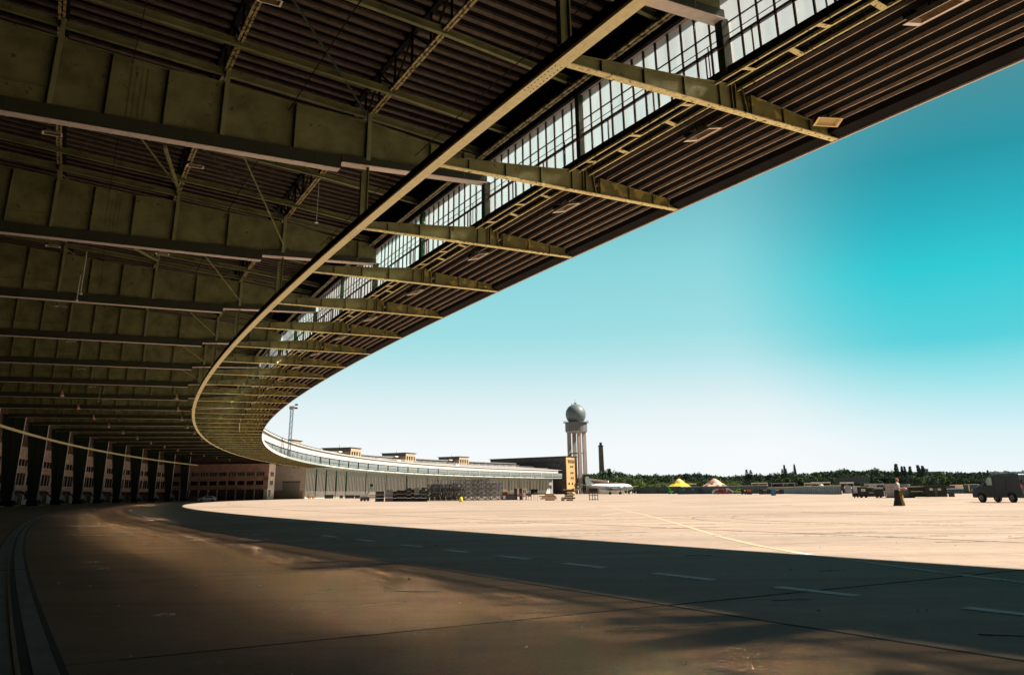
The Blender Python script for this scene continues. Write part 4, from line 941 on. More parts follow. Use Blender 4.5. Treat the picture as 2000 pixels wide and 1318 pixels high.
def simple(name, cat, label, mm, boxes, D, group=None, part='body', extra=None):
    """boxes: (x0,x1,ytop,ybot,depth) in picture columns at range D; the first one is the root's place"""
    x0, x1 = boxes[0][0], boxes[0][1]; p, r_, u, a = frame_at((x0 + x1) / 2, D); o = empty(name, p, label, cat, group)
    mb = MB()
    for b_ in boxes: bx_px(mb, b_[0], b_[1], b_[2], b_[3], D, b_[4])
    mb.build(part, mm, o)
    for e_ in (extra or []):
        mb = MB()
        for b_ in e_[2]: 
            bx_px(mb, b_[0], b_[1], b_[2], b_[3], D - .04 - (b_[5] if len(b_) > 5 else 0), b_[4])
        mb.build(e_[0], e_[1], o)
    return o
simple('wrapped_dish', 'equipment', 'white curved sheet-wrapped thing standing on top of the truss pile', m_white, [(885.5, 893, 937, 951, .6), (880, 893.5, 935.5, 937.5, .8)], 137, extra=[('leg', m_truss_d, [(878, 880, 936, 951, .1)])])
simple('slate_box', 'box', 'dark slate box lying on top of the left trusses', m_case_d, [(859, 873, 945, 950.5, 1)], 138)
simple('upright_board', 'board', 'thin white upright panel behind the truss pile', m_white, [(911, 917, 934, 950, .1)], 142)
simple('white_sheet_box', 'box', 'small pale box propped on the left truss columns', m_fascia, [(858, 861, 931, 945, .3)], 142)
fl = empty('potted_shrub', frame_at(899, 136)[0] + Vector((0, 0, 0)), 'green and yellow leafy bush on top of the truss pile', 'plant')
mb = MB(); rr_ = random.Random(21); p, r_, u, a = frame_at(899, 136.5); z0 = zat(899, 950.5, 136.5)
for _ in range(160):
    q = p + r_ * rr_.gauss(0, .4) + u * rr_.gauss(.3, .3) + Vector((0, 0, z0 + abs(rr_.gauss(0, .32)))); mb.bar(q, q + Vector((rr_.uniform(-.1, .1), rr_.uniform(-.1, .1), rr_.uniform(-.1, .1))), .09, .01)
mb.build('foliage', mat('lime_leaves', (.16, .22, .03), .7, var=.4), fl); MB().box(p + u * .3 + Vector((0, 0, z0 - .1)), (.5, .5, .25)).build('pot', m_case_d, fl)
# yellow canister
p, r_, u, a = frame_at(900.3, 125)
yc = empty('yellow_canister', p, 'bright yellow rounded canister in front of the trusses', 'canister')
MB().lathe(p, [(.02, .05), (.24, .05), (.26, .12), (.26, .45), (.18, .60), (.08, .66)], 16).build('shell', mat('bright_yellow_plastic', (.75, .62, .02), .45, var=.1), yc, smooth=True)
MB().lathe(p, [(.08, .66), (.08, .74), (.02, .75)], 10).build('cap', m_case_d, yc); MB().lathe(p, [(.2, 0), (.2, .06)], 12).build('foot_ring', m_case_k, yc)
# group right of the trusses
simple('equipment_cabinet', 'cabinet', 'long dark grey cabinet with a pale door right of the trusses', m_case_d, [(978, 1005, 966, None, 1)], 146, extra=[('door', m_fascia, [(983, 987, 967.5, 974, .05)]), ('lid', m_case_k, [(977.5, 1005.5, 965, 966, 1.1)])])
simple('red_white_machine', 'machine', 'small red and white machine sitting on the dark cabinet', m_red, [(982, 991, 960, 965, .7)], 146.2, extra=[('tank', m_white, [(984, 990, 955, 960, .6)]), ('wheel', m_case_k, [(980, 982, 961, 965, .3)])])
simple('white_box', 'box', 'plain white box on the right end of the dark cabinet', m_white, [(997.5, 1003.5, 957.5, 965, .8)], 146.4, extra=[('lid', m_fascia, [(997.2, 1003.8, 957, 957.6, .9)])])
simple('brown_crate_stack', 'crate', 'brown slatted crate with a pale post beside it', m_case_b, [(1004, 1010, 953.5, None, 1)], 147, extra=[('post', m_fascia, [(1010.5, 1013.5, 953, 966, .2)]), ('slat', m_base, [(1005, 1009, 967, 968, .05), (1005, 1009, 972, 973, .05)])])
simple('brown_cabinet', 'cabinet', 'narrow reddish brown cabinet between two pale boxes', m_case_b, [(1014.5, 1019.5, 953.5, None, 1)], 147.5, extra=[('door', m_base, [(1015, 1019, 955, 964, .04)])])
simple('white_cabinet', 'cabinet', 'tall white cabinet beside the dark panel on legs', m_white, [(1020.5, 1029, 953.5, 969, .8)], 147, extra=[('vent', m_case_d, [(1022, 1023.5, 956, 962, .04), (1025, 1026.5, 956, 962, .04)]), ('leg', m_case_k, [(1021, 1022, 969, None, .1), (1027.5, 1028.5, 969, None, .1)])])
for i, x in enumerate((1013, 1018, 1023.5, 1029, 1034)):
    p, r_, u, a = frame_at(x, 138 + i % 2)
    o = empty('folding_trolley', p, 'low black trolley with small wheels, %s of five before the cabinets' % ordn(i + 1), 'trolley', 'trolleys before the cabinets')
    MB().box(p + Vector((0, 0, .55)), (.42, .9, .06), a).build('bed', m_case_k, o)
    MB().bar(p + r_ * .2 + Vector((0, 0, .2)), p + r_ * .25 + Vector((0, 0, 1.25)), .05, .05).build('handle', m_alu, o)
    for s_ in (-.16, .16): MB().tube(p + r_ * s_ - u * .3 + Vector((0, 0, .12)) - r_ * .03, p + r_ * s_ - u * .3 + Vector((0, 0, .12)) + r_ * .03, .12, 10).build('wheel', m_tyre, o)
    MB().box(p + Vector((0, 0, .75 + .1 * (i % 2))), (.36, .6, .3), a + .3).build('load', [m_case_d, m_red, m_case_g, m_case_k, m_case_b][i], o)
simple('board_on_legs', 'board', 'black board on thin legs at the right end of the equipment row', m_black, [(1037, 1049.5, 955, 964.5, .1)], 128, extra=[('leg', m_truss_d, [(1037.3, 1038, 964, None, .06), (1042, 1042.6, 964, None, .06), (1044.5, 1045, 964, None, .06), (1048.8, 1049.5, 964, None, .06)]), ('lower_panel', m_case_d, [(1042, 1049, 960, 965, .06)])])
# timber piles
m_lens = mat('orange_red_lens', (.40, .05, .02), .3, var=.1); m_teal = mat('dark_teal_paint', (.02, .06, .08), .5, var=.2); m_sblue = mat('steel_blue_paint', (.08, .2, .28), .5)
m_timb = mat('orange_brown_timber', (.34, .16, .05), .85, var=.5, scale=4)
def pile(x0, x1, yb, yt, n, D, label, mm, skew=0.0, name='timber_pile'):
    p, r_, u, a = frame_at((x0 + x1) / 2, D); o = empty(name, p, label, 'timber pile'); W_ = (x1 - x0) * mpp(D); hh = zat((x0 + x1) / 2, yt, D) / n; rr2 = random.Random(int(x0))
    for i in range(n):
        wv = W_ * (rr2.uniform(.75, 1.0) if i % 2 else rr2.uniform(.5, .9))
        MB().box(p + u * .6 + r_ * rr2.uniform(-.1, .1) * W_ + Vector((0, 0, hh * (i + .5))), (wv, 1.4, hh * .8), a + rr2.uniform(-.05, .05)).build('board_layer', mm if i % 3 else m_base, o)
pile(1056, 1087, 977.5, 963, 6, 128, 'wide pile of orange brown boards in front of the stone building', m_timb)
pile(1103, 1122, 978.5, 957, 6, 119, 'tall dark pile of sheets beneath a flat white board', m_case_b, name='sheet_pile')
pile(1095, 1104, 977, 970.5, 3, 120, 'small low pile of brown boards left of the tall dark pile', m_timb)
simple('flat_board', 'board', 'thin flat white board lying across the tall dark pile', m_fascia, [(1101, 1130, 955, 956.3, 1.6)], 119.3, part='sheet', extra=[('batten', m_timb, [(1104, 1117, 956.4, 958, 1.2)])])
# steel stand
p, r_, u, a = frame_at(1159, 121); W_ = 15 * mpp(121); zt = zat(1159, 961, 121); o = empty('steel_stand', p, 'dark steel work stand on four legs in front of the aircraft tail', 'stand')
for i, t in enumerate((-.5, -.12, .16, .5)): MB().bar(p + r_ * W_ * t + u * (.3 if i % 2 else 0), p + r_ * W_ * t + u * (.3 if i % 2 else 0) + Vector((0, 0, zt)), .09, .09).build('leg', m_case_d, o)
for z in (.12, .62, zt): MB().bar(p - r_ * W_ / 2 + Vector((0, 0, z * zt if z < 1 else zt)), p + r_ * W_ / 2 + Vector((0, 0, z * zt if z < 1 else zt)), .08, .08).build('crossbar', m_case_d, o)
MB().box(p + u * .4 + Vector((0, 0, zt + .28)), (W_ * 1.05, 1.0, .5), a).build('platform', m_case_k, o)

# --- vehicles
def wheelset(o, pts, r_w, wd, ydir):
    for q in pts:
        q = Vector(q); t = MB().tube(q - Vector((0, wd / 2, 0)), q + Vector((0, wd / 2, 0)), r_w, 20).build('wheel', m_tyre, o)
        MB().tube(q - Vector((0, wd / 2 + .01, 0)), q + Vector((0, wd / 2 + .01, 0)), r_w * .58, 14).build('rim', m_rim, t)
        h_ = MB()
        for i in range(5):
            an = i * 2 * math.pi / 5
            for s_ in (-1, 1): h_.bar(q + Vector((0, s_ * (wd / 2 + .015), 0)), q + Vector((math.cos(an) * r_w * .55, s_ * (wd / 2 + .015), math.sin(an) * r_w * .55)), .05, .02)
        h_.build('spokes', m_case_d, t)
def shell(mb, prof, W_, tuck=.08, ztop_=1.0):
    """side profile (x,z) lofted over the width with rounded shoulders"""
    rings = []
    zmx = max(z for x, z in prof); zmn = min(z for x, z in prof); xc = sum(x for x, z in prof) / len(prof)
    for y, s_ in ((-W_ / 2, .955), (-W_ / 2 + .10, .995), (0, 1.0), (W_ / 2 - .10, .995), (W_ / 2, .955)):
        rings.append([(xc + (x - xc) * (.985 if abs(y) > W_ / 2 - .02 else 1), y * (1 - tuck * z / zmx), zmn + (z - zmn) * s_ if z > .6 else z) for x, z in prof])
    mb.loft([[Vector(p_) for p_ in r_] for r_ in rings])
def arch(cx, r_, z0, n=7): return [(cx + r_ * math.cos(t), z0 + r_ * math.sin(t)) for t in [math.pi * i / n for i in range(n + 1)]]
def bev(o, w_):
    m_ = o.modifiers.new('bevel', 'BEVEL'); m_.width = w_; m_.segments = 3; m_.limit_method = 'ANGLE'; m_.angle_limit = math.radians(25)
    m2 = o.modifiers.new('wn', 'WEIGHTED_NORMAL'); m2.keep_sharp = False
# grey van, nose at +x in local space
van = empty('panel_van', (0, 0, 0), 'dark grey panel van parked at the right edge of the picture', 'van')
Lv, Wv = 4.75, 1.85
pr = [(Lv - .02, .34), (Lv, .62), (Lv - .03, .95), (Lv - .25, 1.10), (Lv - .95, 1.27), (Lv - 1.15, 1.36), (Lv - 1.75, 1.84), (Lv - 2.1, 1.97), (Lv - 2.9, 2.04), (.5, 2.04), (.12, 1.97), (.02, 1.2), (0, .45), (.1, .34)]
pr += arch(.95, .40, .34)[::-1][0:0]
prof = [(.1, .30)] + [(.95 + .42 * math.cos(t), .34 + .42 * math.sin(t)) for t in [math.pi * (1 - i / 8) for i in range(9)]] + [(3.85 + .42 * math.cos(t), .34 + .42 * math.sin(t)) for t in [math.pi * (1 - i / 8) for i in range(9)]] + [(Lv - .02, .34), (Lv, .62), (Lv - .03, .95), (Lv - .25, 1.10), (Lv - .95, 1.27), (Lv - 1.15, 1.36), (Lv - 1.75, 1.84), (Lv - 2.1, 1.97), (Lv - 2.9, 2.04), (.5, 2.04), (.12, 1.97), (.02, 1.2), (0, .45)]
mb = MB(); shell(mb, prof, Wv, .10, 1.1); bev(mb.build('body', m_carsilver, van, smooth=True), .07)
for s_ in (-1, 1):
    y = s_ * (Wv / 2 + .004)
    yy = lambda z: s_ * (Wv / 2 * (1 - .10 * z / 2.04) + .004); y = yy(1.0)
    MB().prism([(3.35, yy(1.22), 1.22), (2.62, yy(1.22), 1.22), (2.62, yy(1.76), 1.76), (2.98, yy(1.76), 1.76)], (0, .02 * s_, 0)).build('side_window', m_lightglass, van)
    MB().box((2.4, y, .62), (2.2, .03, .09)).build('rub_strip', m_case_k, van)
    MB().box((2.45, y, 1.05), (.16, .04, .04)).build('door_handle', m_case_k, van)
    d_ = MB()
    for x in (2.5, 1.35, 3.5): d_.bar((x, yy(.5), .5), (x, yy(1.8), 1.8), .014, .02)
    d_.bar((.5, yy(1.5), 1.5), (2.3, yy(1.5), 1.5), .014, .02); d_.build('panel_gap', m_case_k, van)
    MB().box((.04, s_ * (Wv / 2 - .13), 1.15), (.06, .10, .28)).build('tail_light', m_lens, van)
    MB().box((Lv - .12, s_ * (Wv / 2 - .2), .88), (.2, .3, .16)).build('headlight', m_lightglass, van)
    MB().box((3.15, s_ * (Wv / 2 + .13), 1.28), (.12, .2, .2)).build('mirror', m_case_k, van)
MB().prism([(Lv - 1.13, -.7, 1.39), (Lv - 1.13, .7, 1.39), (Lv - 1.70, .62, 1.84), (Lv - 1.70, -.62, 1.84)], (.03, 0, .03)).build('windscreen', m_carglass, van)
MB().box((-.012, 0, 1.6), (.03, 1.3, .45)).build('rear_window', m_carglass, van); MB().box((-.03, 0, .5), (.1, 1.75, .25)).build('bumper', m_case_k, van)
MB().box((-.02, 0, 1.1), (.02, .015, 1.4)).build('rear_door_gap', m_case_k, van)
for x in (.8, 2.4): MB().bar((x, -.7, 2.10), (x, .7, 2.10), .06, .04).build('roof_bar', m_alu, van)
for s_ in (-.7, .7): MB().bar((.5, s_, 2.13), (3.0, s_, 2.13), .03, .03).build('roof_rail', m_alu, van)
wheelset(van, [(.95, s_ * (Wv / 2 - .12), .33) for s_ in (-1, 1)] + [(3.85, s_ * (Wv / 2 - .12), .33) for s_ in (-1, 1)], .33, .22, 1)
p1 = gp(1980.5, 981.0); ur = Vector((p1.x, p1.y, 0)).normalized(); lf = Vector((-ur.y, ur.x, 0)); hd = (lf * math.cos(.72) + ur * math.sin(.72)); ang = math.atan2(hd.y, hd.x)
sidev = Vector((-math.sin(ang), math.cos(ang), 0))      # local +y
# the side facing the camera is local +y when it points towards the camera
sgn = 1 if sidev.dot(-ur) > 0 else -1
van.scale = (.90, .92, .97); van.rotation_euler = (0, 0, ang); van.location = p1 - hd * .86 - sidev * sgn * (Wv / 2 - .12) * .92
# cars
def car(paint, name, label, grp=None, estate=True):
    o = empty(name, (0, 0, 0), label, 'car', grp); Lc, Wc = 4.5, 1.78
    top = [(Lc, .45), (Lc - .02, .68), (Lc - .95, .92), (Lc - 1.75, 1.38), (Lc - 2.3, 1.46), (1.0, 1.44) if estate else (1.5, 1.42), (.25, 1.1) if estate else (.7, 1.0), (.02, .9), (0, .4)]
    prof = [(.2, .25)] + [(.85 + .36 * math.cos(t), .32 + .34 * math.sin(t)) for t in [math.pi * (1 - i / 6) for i in range(7)]] + [(3.55 + .36 * math.cos(t), .32 + .34 * math.sin(t)) for t in [math.pi * (1 - i / 6) for i in range(7)]] + [(Lc - .05, .28)] + top
    mb = MB(); shell(mb, prof, Wc, .22, .92); bev(mb.build('body', paint, o, smooth=True), .06)
    for s_ in (-1, 1):
        y = s_ * (Wc / 2 * .88)
        yy = lambda z: s_ * (Wc / 2 * (1 - .22 * z / 1.46) + .004)
        MB().prism([(3.0, yy(.97), .97), (.55, yy(.97), .97), (1.0, yy(1.34), 1.34), (2.5, yy(1.34), 1.34)], (0, .02 * s_, 0)).build('side_window', m_carglass, o)
        MB().box((Lc - .1, s_ * .65, .66), (.15, .3, .12)).build('headlight', m_lightglass, o); MB().box((.03, s_ * .7, .82), (.06, .2, .14)).build('tail_light', m_red, o)
    MB().prism([(Lc - 1.0, -.68, .95), (Lc - 1.0, .68, .95), (Lc - 1.7, .6, 1.37), (Lc - 1.7, -.6, 1.37)], (.03, 0, .03)).build('windscreen', m_carglass, o)
    wheelset(o, [(.85, s_ * .78, .31) for s_ in (-1, 1)] + [(3.55, s_ * .78, .31) for s_ in (-1, 1)], .31, .2, 1); return o
def put_car(o, x, D, flip=0.0):
    p, r_, u, a = frame_at(x, D); o.rotation_euler = (0, 0, a + math.pi * flip); o.location = p - (r_ * 2.25 if not flip else -r_ * 2.25); return o
wc = car(m_carwhite, 'estate_car', 'white estate car parked before the brick wing garages'); put_car(wc, 405, 232, 1.0); wc.scale = (.98,) * 3
dc = car(m_cardark, 'dark_car', 'black car in deep shade left of the white estate car'); put_car(dc, 384, 240, 0.0); dc.scale = (1.0,) * 3
cc = copy_tree(dc); put_car(cc, 1419, 300, 0.0); cc.scale = (1, 1, 1); cc['label'] = 'dark car parked left of the white stairs before the barrier'
cars = [(1404, m_carwhite, 'white car', 'leftmost car of the row before the barrier'), (1443, mat('lime_car_paint', (.35, .5, .08), .3, var=.05), 'lime green car', 'lime green car parked just right of the white stairs'),
        (1411, mat('red_car_paint', (.35, .02, .02), .3, var=.05), 'red car', 'red car in the middle of the row before the barrier')]
for i, (x, mm, nm, lab) in enumerate(cars): put_car(car(mm, 'parked_car', lab), x, 296 - i * 3, i % 2)
# orange forklift, bins and lift by the hangar doors
def fork(x, D):
    p, r_, u, a = frame_at(x, D); o = empty('forklift', (0, 0, 0), 'small orange forklift parked against the hangar doors', 'forklift'); mo = mat('orange_machine_paint', (.75, .30, .04), .5, var=.15)
    MB().box((0, 0, .75), (1.5, 1.1, .8)).build('body', mo, o); MB().box((.3, 0, 2.15), (1.3, 1.1, .08)).build('roof_guard', m_case_k, o)
    for sx in (-.3, .9):
        for sy in (-.5, .5): MB().bar((sx, sy, 1.1), (sx, sy, 2.15), .07, .07).build('cab_post', m_case_k, o)
    for sy in (-.3, .3): MB().bar((-1.0, sy, .1), (-1.0, sy, 2.6), .1, .12).build('mast', mo, o); MB().bar((-1.1, sy, .15), (-2.0, sy, .15), .12, .05).build('fork', m_case_k, o)
    wheelset(o, [(sx, sy, .3) for sx in (-.55, .6) for sy in (-.5, .5)], .3, .2, 1); o.location = p; o.rotation_euler = (0, 0, a); o.scale = (1.05,) * 3
fork(609, 368)
m_bin = mat('black_bin', (.03, .035, .035), .5, var=.2); 
def skip(x0, x1, yt, D, label, mm=m_bin):
    p, r_, u, a = frame_at((x0 + x1) / 2, D); W_ = (x1 - x0) * mpp(D); hh = zat((x0 + x1) / 2, yt, D); o = empty('waste_container', p, label, 'container', 'waste containers along the hangar doors', a)
    f = MB(); b_ = [(-W_ * .46, -.7, .1), (W_ * .46, -.7, .1), (W_ * .46, .7, .1), (-W_ * .46, .7, .1)]; t_ = [(-W_ / 2, -.8, hh), (W_ / 2, -.8, hh), (W_ / 2, .8, hh), (-W_ / 2, .8, hh)]
    f.loft([b_, t_]); f.v = [tuple(v) for v in f.v]; ob = f.build('tub', mm, o, loc=(0, 0, 0))
    l_ = MB(); l_.box((0, 0, hh + .06), (W_ * 1.02, 1.7, .12)); l_.build('lid', m_case_k, o, loc=(0, 0, 0))
    for i in range(5): MB().box((-W_ / 2 + W_ * (i + .5) / 5, -.80, hh * .55), (.1, .06, hh * .7)).build('rib', m_case_d, o, loc=(0, 0, 0))
    for sx in (-.4, .4):
        for sy in (-.5, .5): MB().tube((sx * W_, sy - .05, .1), (sx * W_, sy + .05, .1), .1, 8).build('castor', m_tyre, o, loc=(0, 0, 0))
skip(635, 651, 966.5, 345, 'black waste container between the second and third green door posts'); skip(664, 670, 967.5, 340, 'single grey bin standing alone before the doors', m_case_d)
skip(675, 692, 967, 320, 'long black waste container right of the last green door post'); skip(694, 703, 967.5, 300, 'short black waste container beside the boom lift')
p, r_, u, a = frame_at(713, 165); o = empty('boom_lift', p, 'small boom lift with blue arm and black basket left of the cases', 'lift')
MB().box(p + Vector((0, 0, .55)), (1.7, 1.1, .5), a).build('chassis', m_case_d, o)
for s_ in (-.6, 0, .6):
    for t_ in (-.5, .5): q = p + r_ * s_ + u * t_ + Vector((0, 0, .28)); MB().tube(q - u * .1, q + u * .1, .27, 12).build('wheel', m_tyre, o)
q0 = p + r_ * .2 + Vector((0, 0, .8)); q1 = p + r_ * .9 + Vector((0, 0, 2.0)); q2 = p + r_ * 1.15 + Vector((0, 0, 2.6))
mbl = mat('blue_arm_paint', (.04, .22, .32), .5); MB().bar(q0, q1, .12, .14).build('arm', mbl, o); MB().bar(q1, q2, .1, .1).build('arm', mbl, o); MB().box(q2 + Vector((0, 0, .2)), (.45, .5, .5), a).build('basket', m_case_k, o)
MB().box(p - r_ * .3 + Vector((0, 0, 1.0)), (.9, .7, .35), a).build('engine_cover', m_case_g, o)
simple('pallet_stack', 'pallets', 'low stack of pale boards between boom lift and first black cases', m_concrete, [(722, 734, 961, 974, 1.5)], 175, extra=[('band', m_case_d, [(722, 734, 966, 967, .05), (722, 734, 970, 971, .05)])])

# --- aircraft (real size, parked far out)
m_al = mat('bare_aluminium_skin', (.24, .29, .32), .35, metal=.5, var=.12, scale=.6)
m_alw = mat('white_roof_paint', (.82, .82, .80), .35, var=.05)
pa, r_, u, a = frame_at(1200, 425); bdir = .66
hx = r_ * math.cos(bdir) + u * math.sin(bdir); ang = math.atan2(hx.y, hx.x)
pl = empty('propeller_airliner', pa, 'old silver four-engined propeller airliner parked beyond the radar tower', 'aircraft', None, ang)
def B(mb, name, mm, par=None, sm=False): return mb.build(name, mm, par or pl, smooth=sm, loc=(0, 0, 0))
rings = []; rw_ = []
for x, r0, zc_ in ((11.6, .05, 2.9), (11.2, .55, 2.95), (10.2, 1.05, 3.1), (8.5, 1.4, 3.3), (5, 1.5, 3.4), (-4, 1.5, 3.4), (-9, 1.2, 3.65), (-13, .75, 4.0), (-16.2, .3, 4.25), (-17, .05, 4.3)):
    rings.append([(x, r0 * math.cos(t), zc_ + r0 * math.sin(t)) for t in [2 * math.pi * i / 20 for i in range(20)]])
    if r0 > .3: rw_.append([(x, (r0 + .02) * math.cos(t), zc_ + (r0 + .02) * math.sin(t)) for t in [math.radians(28 + i * 124 / 8) for i in range(9)]] + [(x, (r0 - .1) * math.cos(t), zc_ + (r0 - .1) * math.sin(t)) for t in [math.radians(152 - i * 124 / 8) for i in range(9)]])
B(MB().loft(rings), 'fuselage', m_al, sm=True); B(MB().loft(rw_), 'white_top', m_alw)
wr = MB()
for i in range(14): 
    for s_ in (-1, 1): wr.box((7.2 - i * 1.05, s_ * 1.49, 3.62), (.34, .06, .4))
B(wr, 'window_row', m_glass_dark); B(MB().box((10.6, 0, 3.75), (.7, 1.3, .45)), 'cockpit_glass', m_carglass)
for s_ in (-1, 1):
    wg = MB().loft([[(3.2, s_ * .9, 2.4), (.0, s_ * .9, 2.75), (-2.0, s_ * .9, 2.45), (0, s_ * .9, 2.2)], [(1.9, s_ * 9, 3.0), (.2, s_ * 9, 3.25), (-1.3, s_ * 9, 3.05), (0, s_ * 9, 2.9)], [(.9, s_ * 17.6, 3.75), (.2, s_ * 17.6, 3.82), (-.6, s_ * 17.6, 3.76), (0, s_ * 17.6, 3.7)]])
    B(wg, 'wing', m_al)
    B(MB().loft([[(-14.0, s_ * .2, 4.35), (-15.2, s_ * .2, 4.5), (-16.3, s_ * .2, 4.35), (-15.2, s_ * .2, 4.25)], [(-15.0, s_ * 6, 4.75), (-15.5, s_ * 6, 4.82), (-16.1, s_ * 6, 4.75), (-15.5, s_ * 6, 4.7)]]), 'tailplane', m_al)
    for y in (4.3, 8.4):
        en = B(MB().lathe((0, s_ * y, 2.85 + y * .04), [(.15, -1.2), (.6, 0), (.72, 2.0), (.70, 3.6), (.55, 3.9)], 14, (1, 0, 0)), 'engine', m_al)
        B(MB().lathe((0, s_ * y, 2.85 + y * .04), [(.18, 3.9), (.14, 4.2), (.02, 4.4)], 10, (1, 0, 0)), 'spinner', m_case_d, en)
        pb = MB()
        for q in range(3):
            t = q * 2.094 + .4; pb.bar((4.15, s_ * y, 2.85 + y * .04), (4.15, s_ * y + 1.9 * math.cos(t), 2.85 + y * .04 + 1.9 * math.sin(t)), .05, .2, (1, 0, 0))
        B(pb, 'propeller', m_case_k, en)
    g_ = B(MB().bar((.4, s_ * 4.0, .6), (.6, s_ * 4.2, 2.6), .22, .22), 'landing_gear', m_case_d)
    for q in (-.28, .28): B(MB().tube((.4, s_ * 4.0 + q - .18, .58), (.4, s_ * 4.0 + q + .18, .58), .58, 16), 'wheel', m_tyre, g_)
g_ = B(MB().bar((9.0, 0, .5), (9.1, 0, 2.2), .16, .16), 'landing_gear', m_case_d); B(MB().tube((9.0, -.16, .5), (9.0, .16, .5), .5, 16), 'wheel', m_tyre, g_)
B(MB().loft([[(-11.5, -.1, 4.5), (-16.6, -.1, 4.5), (-16.6, .1, 4.5), (-11.5, .1, 4.5)], [(-14.2, -.1, 6.4), (-17.2, -.1, 6.4), (-17.2, .1, 6.4), (-14.2, .1, 6.4)], [(-15.2, -.06, 8.3), (-16.8, -.06, 8.3), (-16.8, .06, 8.3), (-15.2, .06, 8.3)]]), 'tail_fin', m_al)

# --- kiosks, containers and vehicles at the right
simple('low_trailer', 'trailer', 'low black trailer left of the dark service truck', m_case_k, [(1665, 1676.5, 963, 969.5, 1.2)], 118, extra=[('wheel', m_tyre, [(1667, 1669, 968, None, .3), (1673, 1675, 968, None, .3)])])
simple('service_truck', 'truck', 'dark service truck with cab window and machinery at right', m_case_k, [(1677, 1696, 950.5, 969.5, 2.2), (1696, 1726, 952, 969.5, 2.2)], 117,
       extra=[('cab_window', m_lightglass, [(1683, 1690, 954, 959.5, .04)]), ('roof', m_fascia, [(1677, 1696, 949.6, 950.5, 2.3), (1696.5, 1714, 951, 952, 2.3)]), ('equipment', m_case_g, [(1709, 1724, 951, 954.5, .3), (1698, 1705, 961, 962.5, .2), (1726, 1728, 958, 969, .3)]),
              ('wheel', m_tyre, [(1679, 1683, 967, None, .3), (1688, 1692, 967, None, .3), (1710, 1714, 967, None, .3), (1717, 1721, 967, None, .3)]), ('blue_panel', mat('blue_panel_paint', (.02, .12, .25), .5), [(1704, 1708, 953, 957, .05)])])
simple('container_left', 'container', 'pale grey container with red-brown door edge, left of the person', m_case_g, [(1733, 1752.5, 944.5, 970, 3)], 112, extra=[('door_edge', m_brick, [(1739.5, 1741.5, 945.5, 969, .05), (1733, 1733.8, 944.5, 970, .06)]), ('top_rail', m_brick, [(1733, 1752.5, 944, 944.8, 3.05)]), ('latch', m_case_d, [(1746, 1747, 950, 952, .05)]), ('skid', m_case_k, [(1734, 1779, 970.2, None, 2)])]).name = 'cargo_container'
simple('cargo_container', 'container', 'blue-grey panelled container right behind the person', mat('bluish_panel_paint', (.25, .29, .34), .5, var=.12), [(1760, 1777, 945, 970, 3)], 112, extra=[('side_edge', m_brick, [(1777, 1779, 944.5, 970, 3)]), ('top_rail', m_case_k, [(1759.5, 1777, 944.2, 945, 3.05)]), ('stiffening_bar', m_case_g, [(1761, 1776, 951, 951.6, .04), (1761, 1776, 968, 968.6, .04)])])
simple('dark_marquee', 'marquee', 'black covered stall with pale roof edge right of the containers', m_case_k, [(1779.5, 1811, 950.5, 970, 3)], 110, part='cover', extra=[('roof', m_fascia, [(1778, 1811, 949, 950.5, 3.2)]), ('counter', mat('dark_green_cover', (.03, .05, .03), .7), [(1783, 1803, 960, 969.5, .6)]), ('counter_top', m_fascia, [(1782, 1800, 958.6, 960, .7)]), ('green_sign', mat('green_sign_paint', (.02, .35, .18), .5), [(1802, 1804.5, 960.5, 964, .65)])])
simple('dark_cabin', 'cabin', 'black cabin with two small round windows right of the covered stall', m_case_k, [(1811.5, 1844, 948, 970, 2.6)], 109, extra=[('window', m_lightglass, [(1817, 1822, 953, 957.5, .05), (1833, 1838, 953, 957.5, .05)]), ('roof_edge', m_case_d, [(1811, 1844.5, 947.3, 948, 2.7)]), ('door', m_case_d, [(1825.5, 1830, 953, 969, .04)])])
simple('small_bin', 'bin', 'small black bin standing alone right of the black cabin', m_bin, [(1853, 1862, 961, 970, .8)], 107, part='tub', extra=[('lid', m_case_k, [(1852.5, 1861, 960, 961, .85)]), ('label_plate', m_fascia, [(1848.5, 1852, 964.5, 966, .1)])])
simple('blue_container', 'container', 'long blue container with rounded panels behind the small bin', mat('deep_blue_paint', (.02, .08, .14), .5, var=.2), [(1844, 1888, 955, 964.5, 3)], 190, extra=[('pale_roof', m_fascia, [(1843, 1888.5, 953.8, 955, 3.1)]), ('panel', m_sblue, [(1850 + i * 7, 1854 + i * 7, 957, 962, .04) for i in range(5)])])
simple('cream_hall', 'building', 'low cream wall between the far containers', m_concrete, [(1862, 1888, 946, 955, 4)], 260, part='wall', extra=[('roof', m_case_d, [(1844, 1863.5, 948, 953, 4)]), ('window', m_glass_dark, [(1883, 1884.5, 947.5, 950, .05)])])
simple('grey_container', 'container', 'slate container with a white vertical post near the van nose', m_case_d, [(1887.5, 1911, 946, 964.5, 3)], 185, extra=[('post', m_fascia, [(1893, 1895, 946.5, 960, .1)]), ('roof', m_fascia, [(1890, 1911, 945, 946.2, 3.1)])])
simple('dark_tent', 'tent', 'dark tent roof peeking out just left of the van', m_case_k, [(1911, 1945, 948, 966, 4)], 170, part='cover', extra=[('roof_edge', mat('teal_sheet', (.12, .3, .3), .5), [(1916, 1925, 946.5, 948, 3)])])
simple('blue_box', 'box', 'small blue upright box standing alone on the apron', mat('bright_blue_paint', (.02, .14, .26), .5), [(1506, 1514, 956.5, None, 1.2)], 185, extra=[('door', mat('blue_door_paint', (.03, .2, .34), .5), [(1507.2, 1512.8, 958.5, 964.5, .05)])])
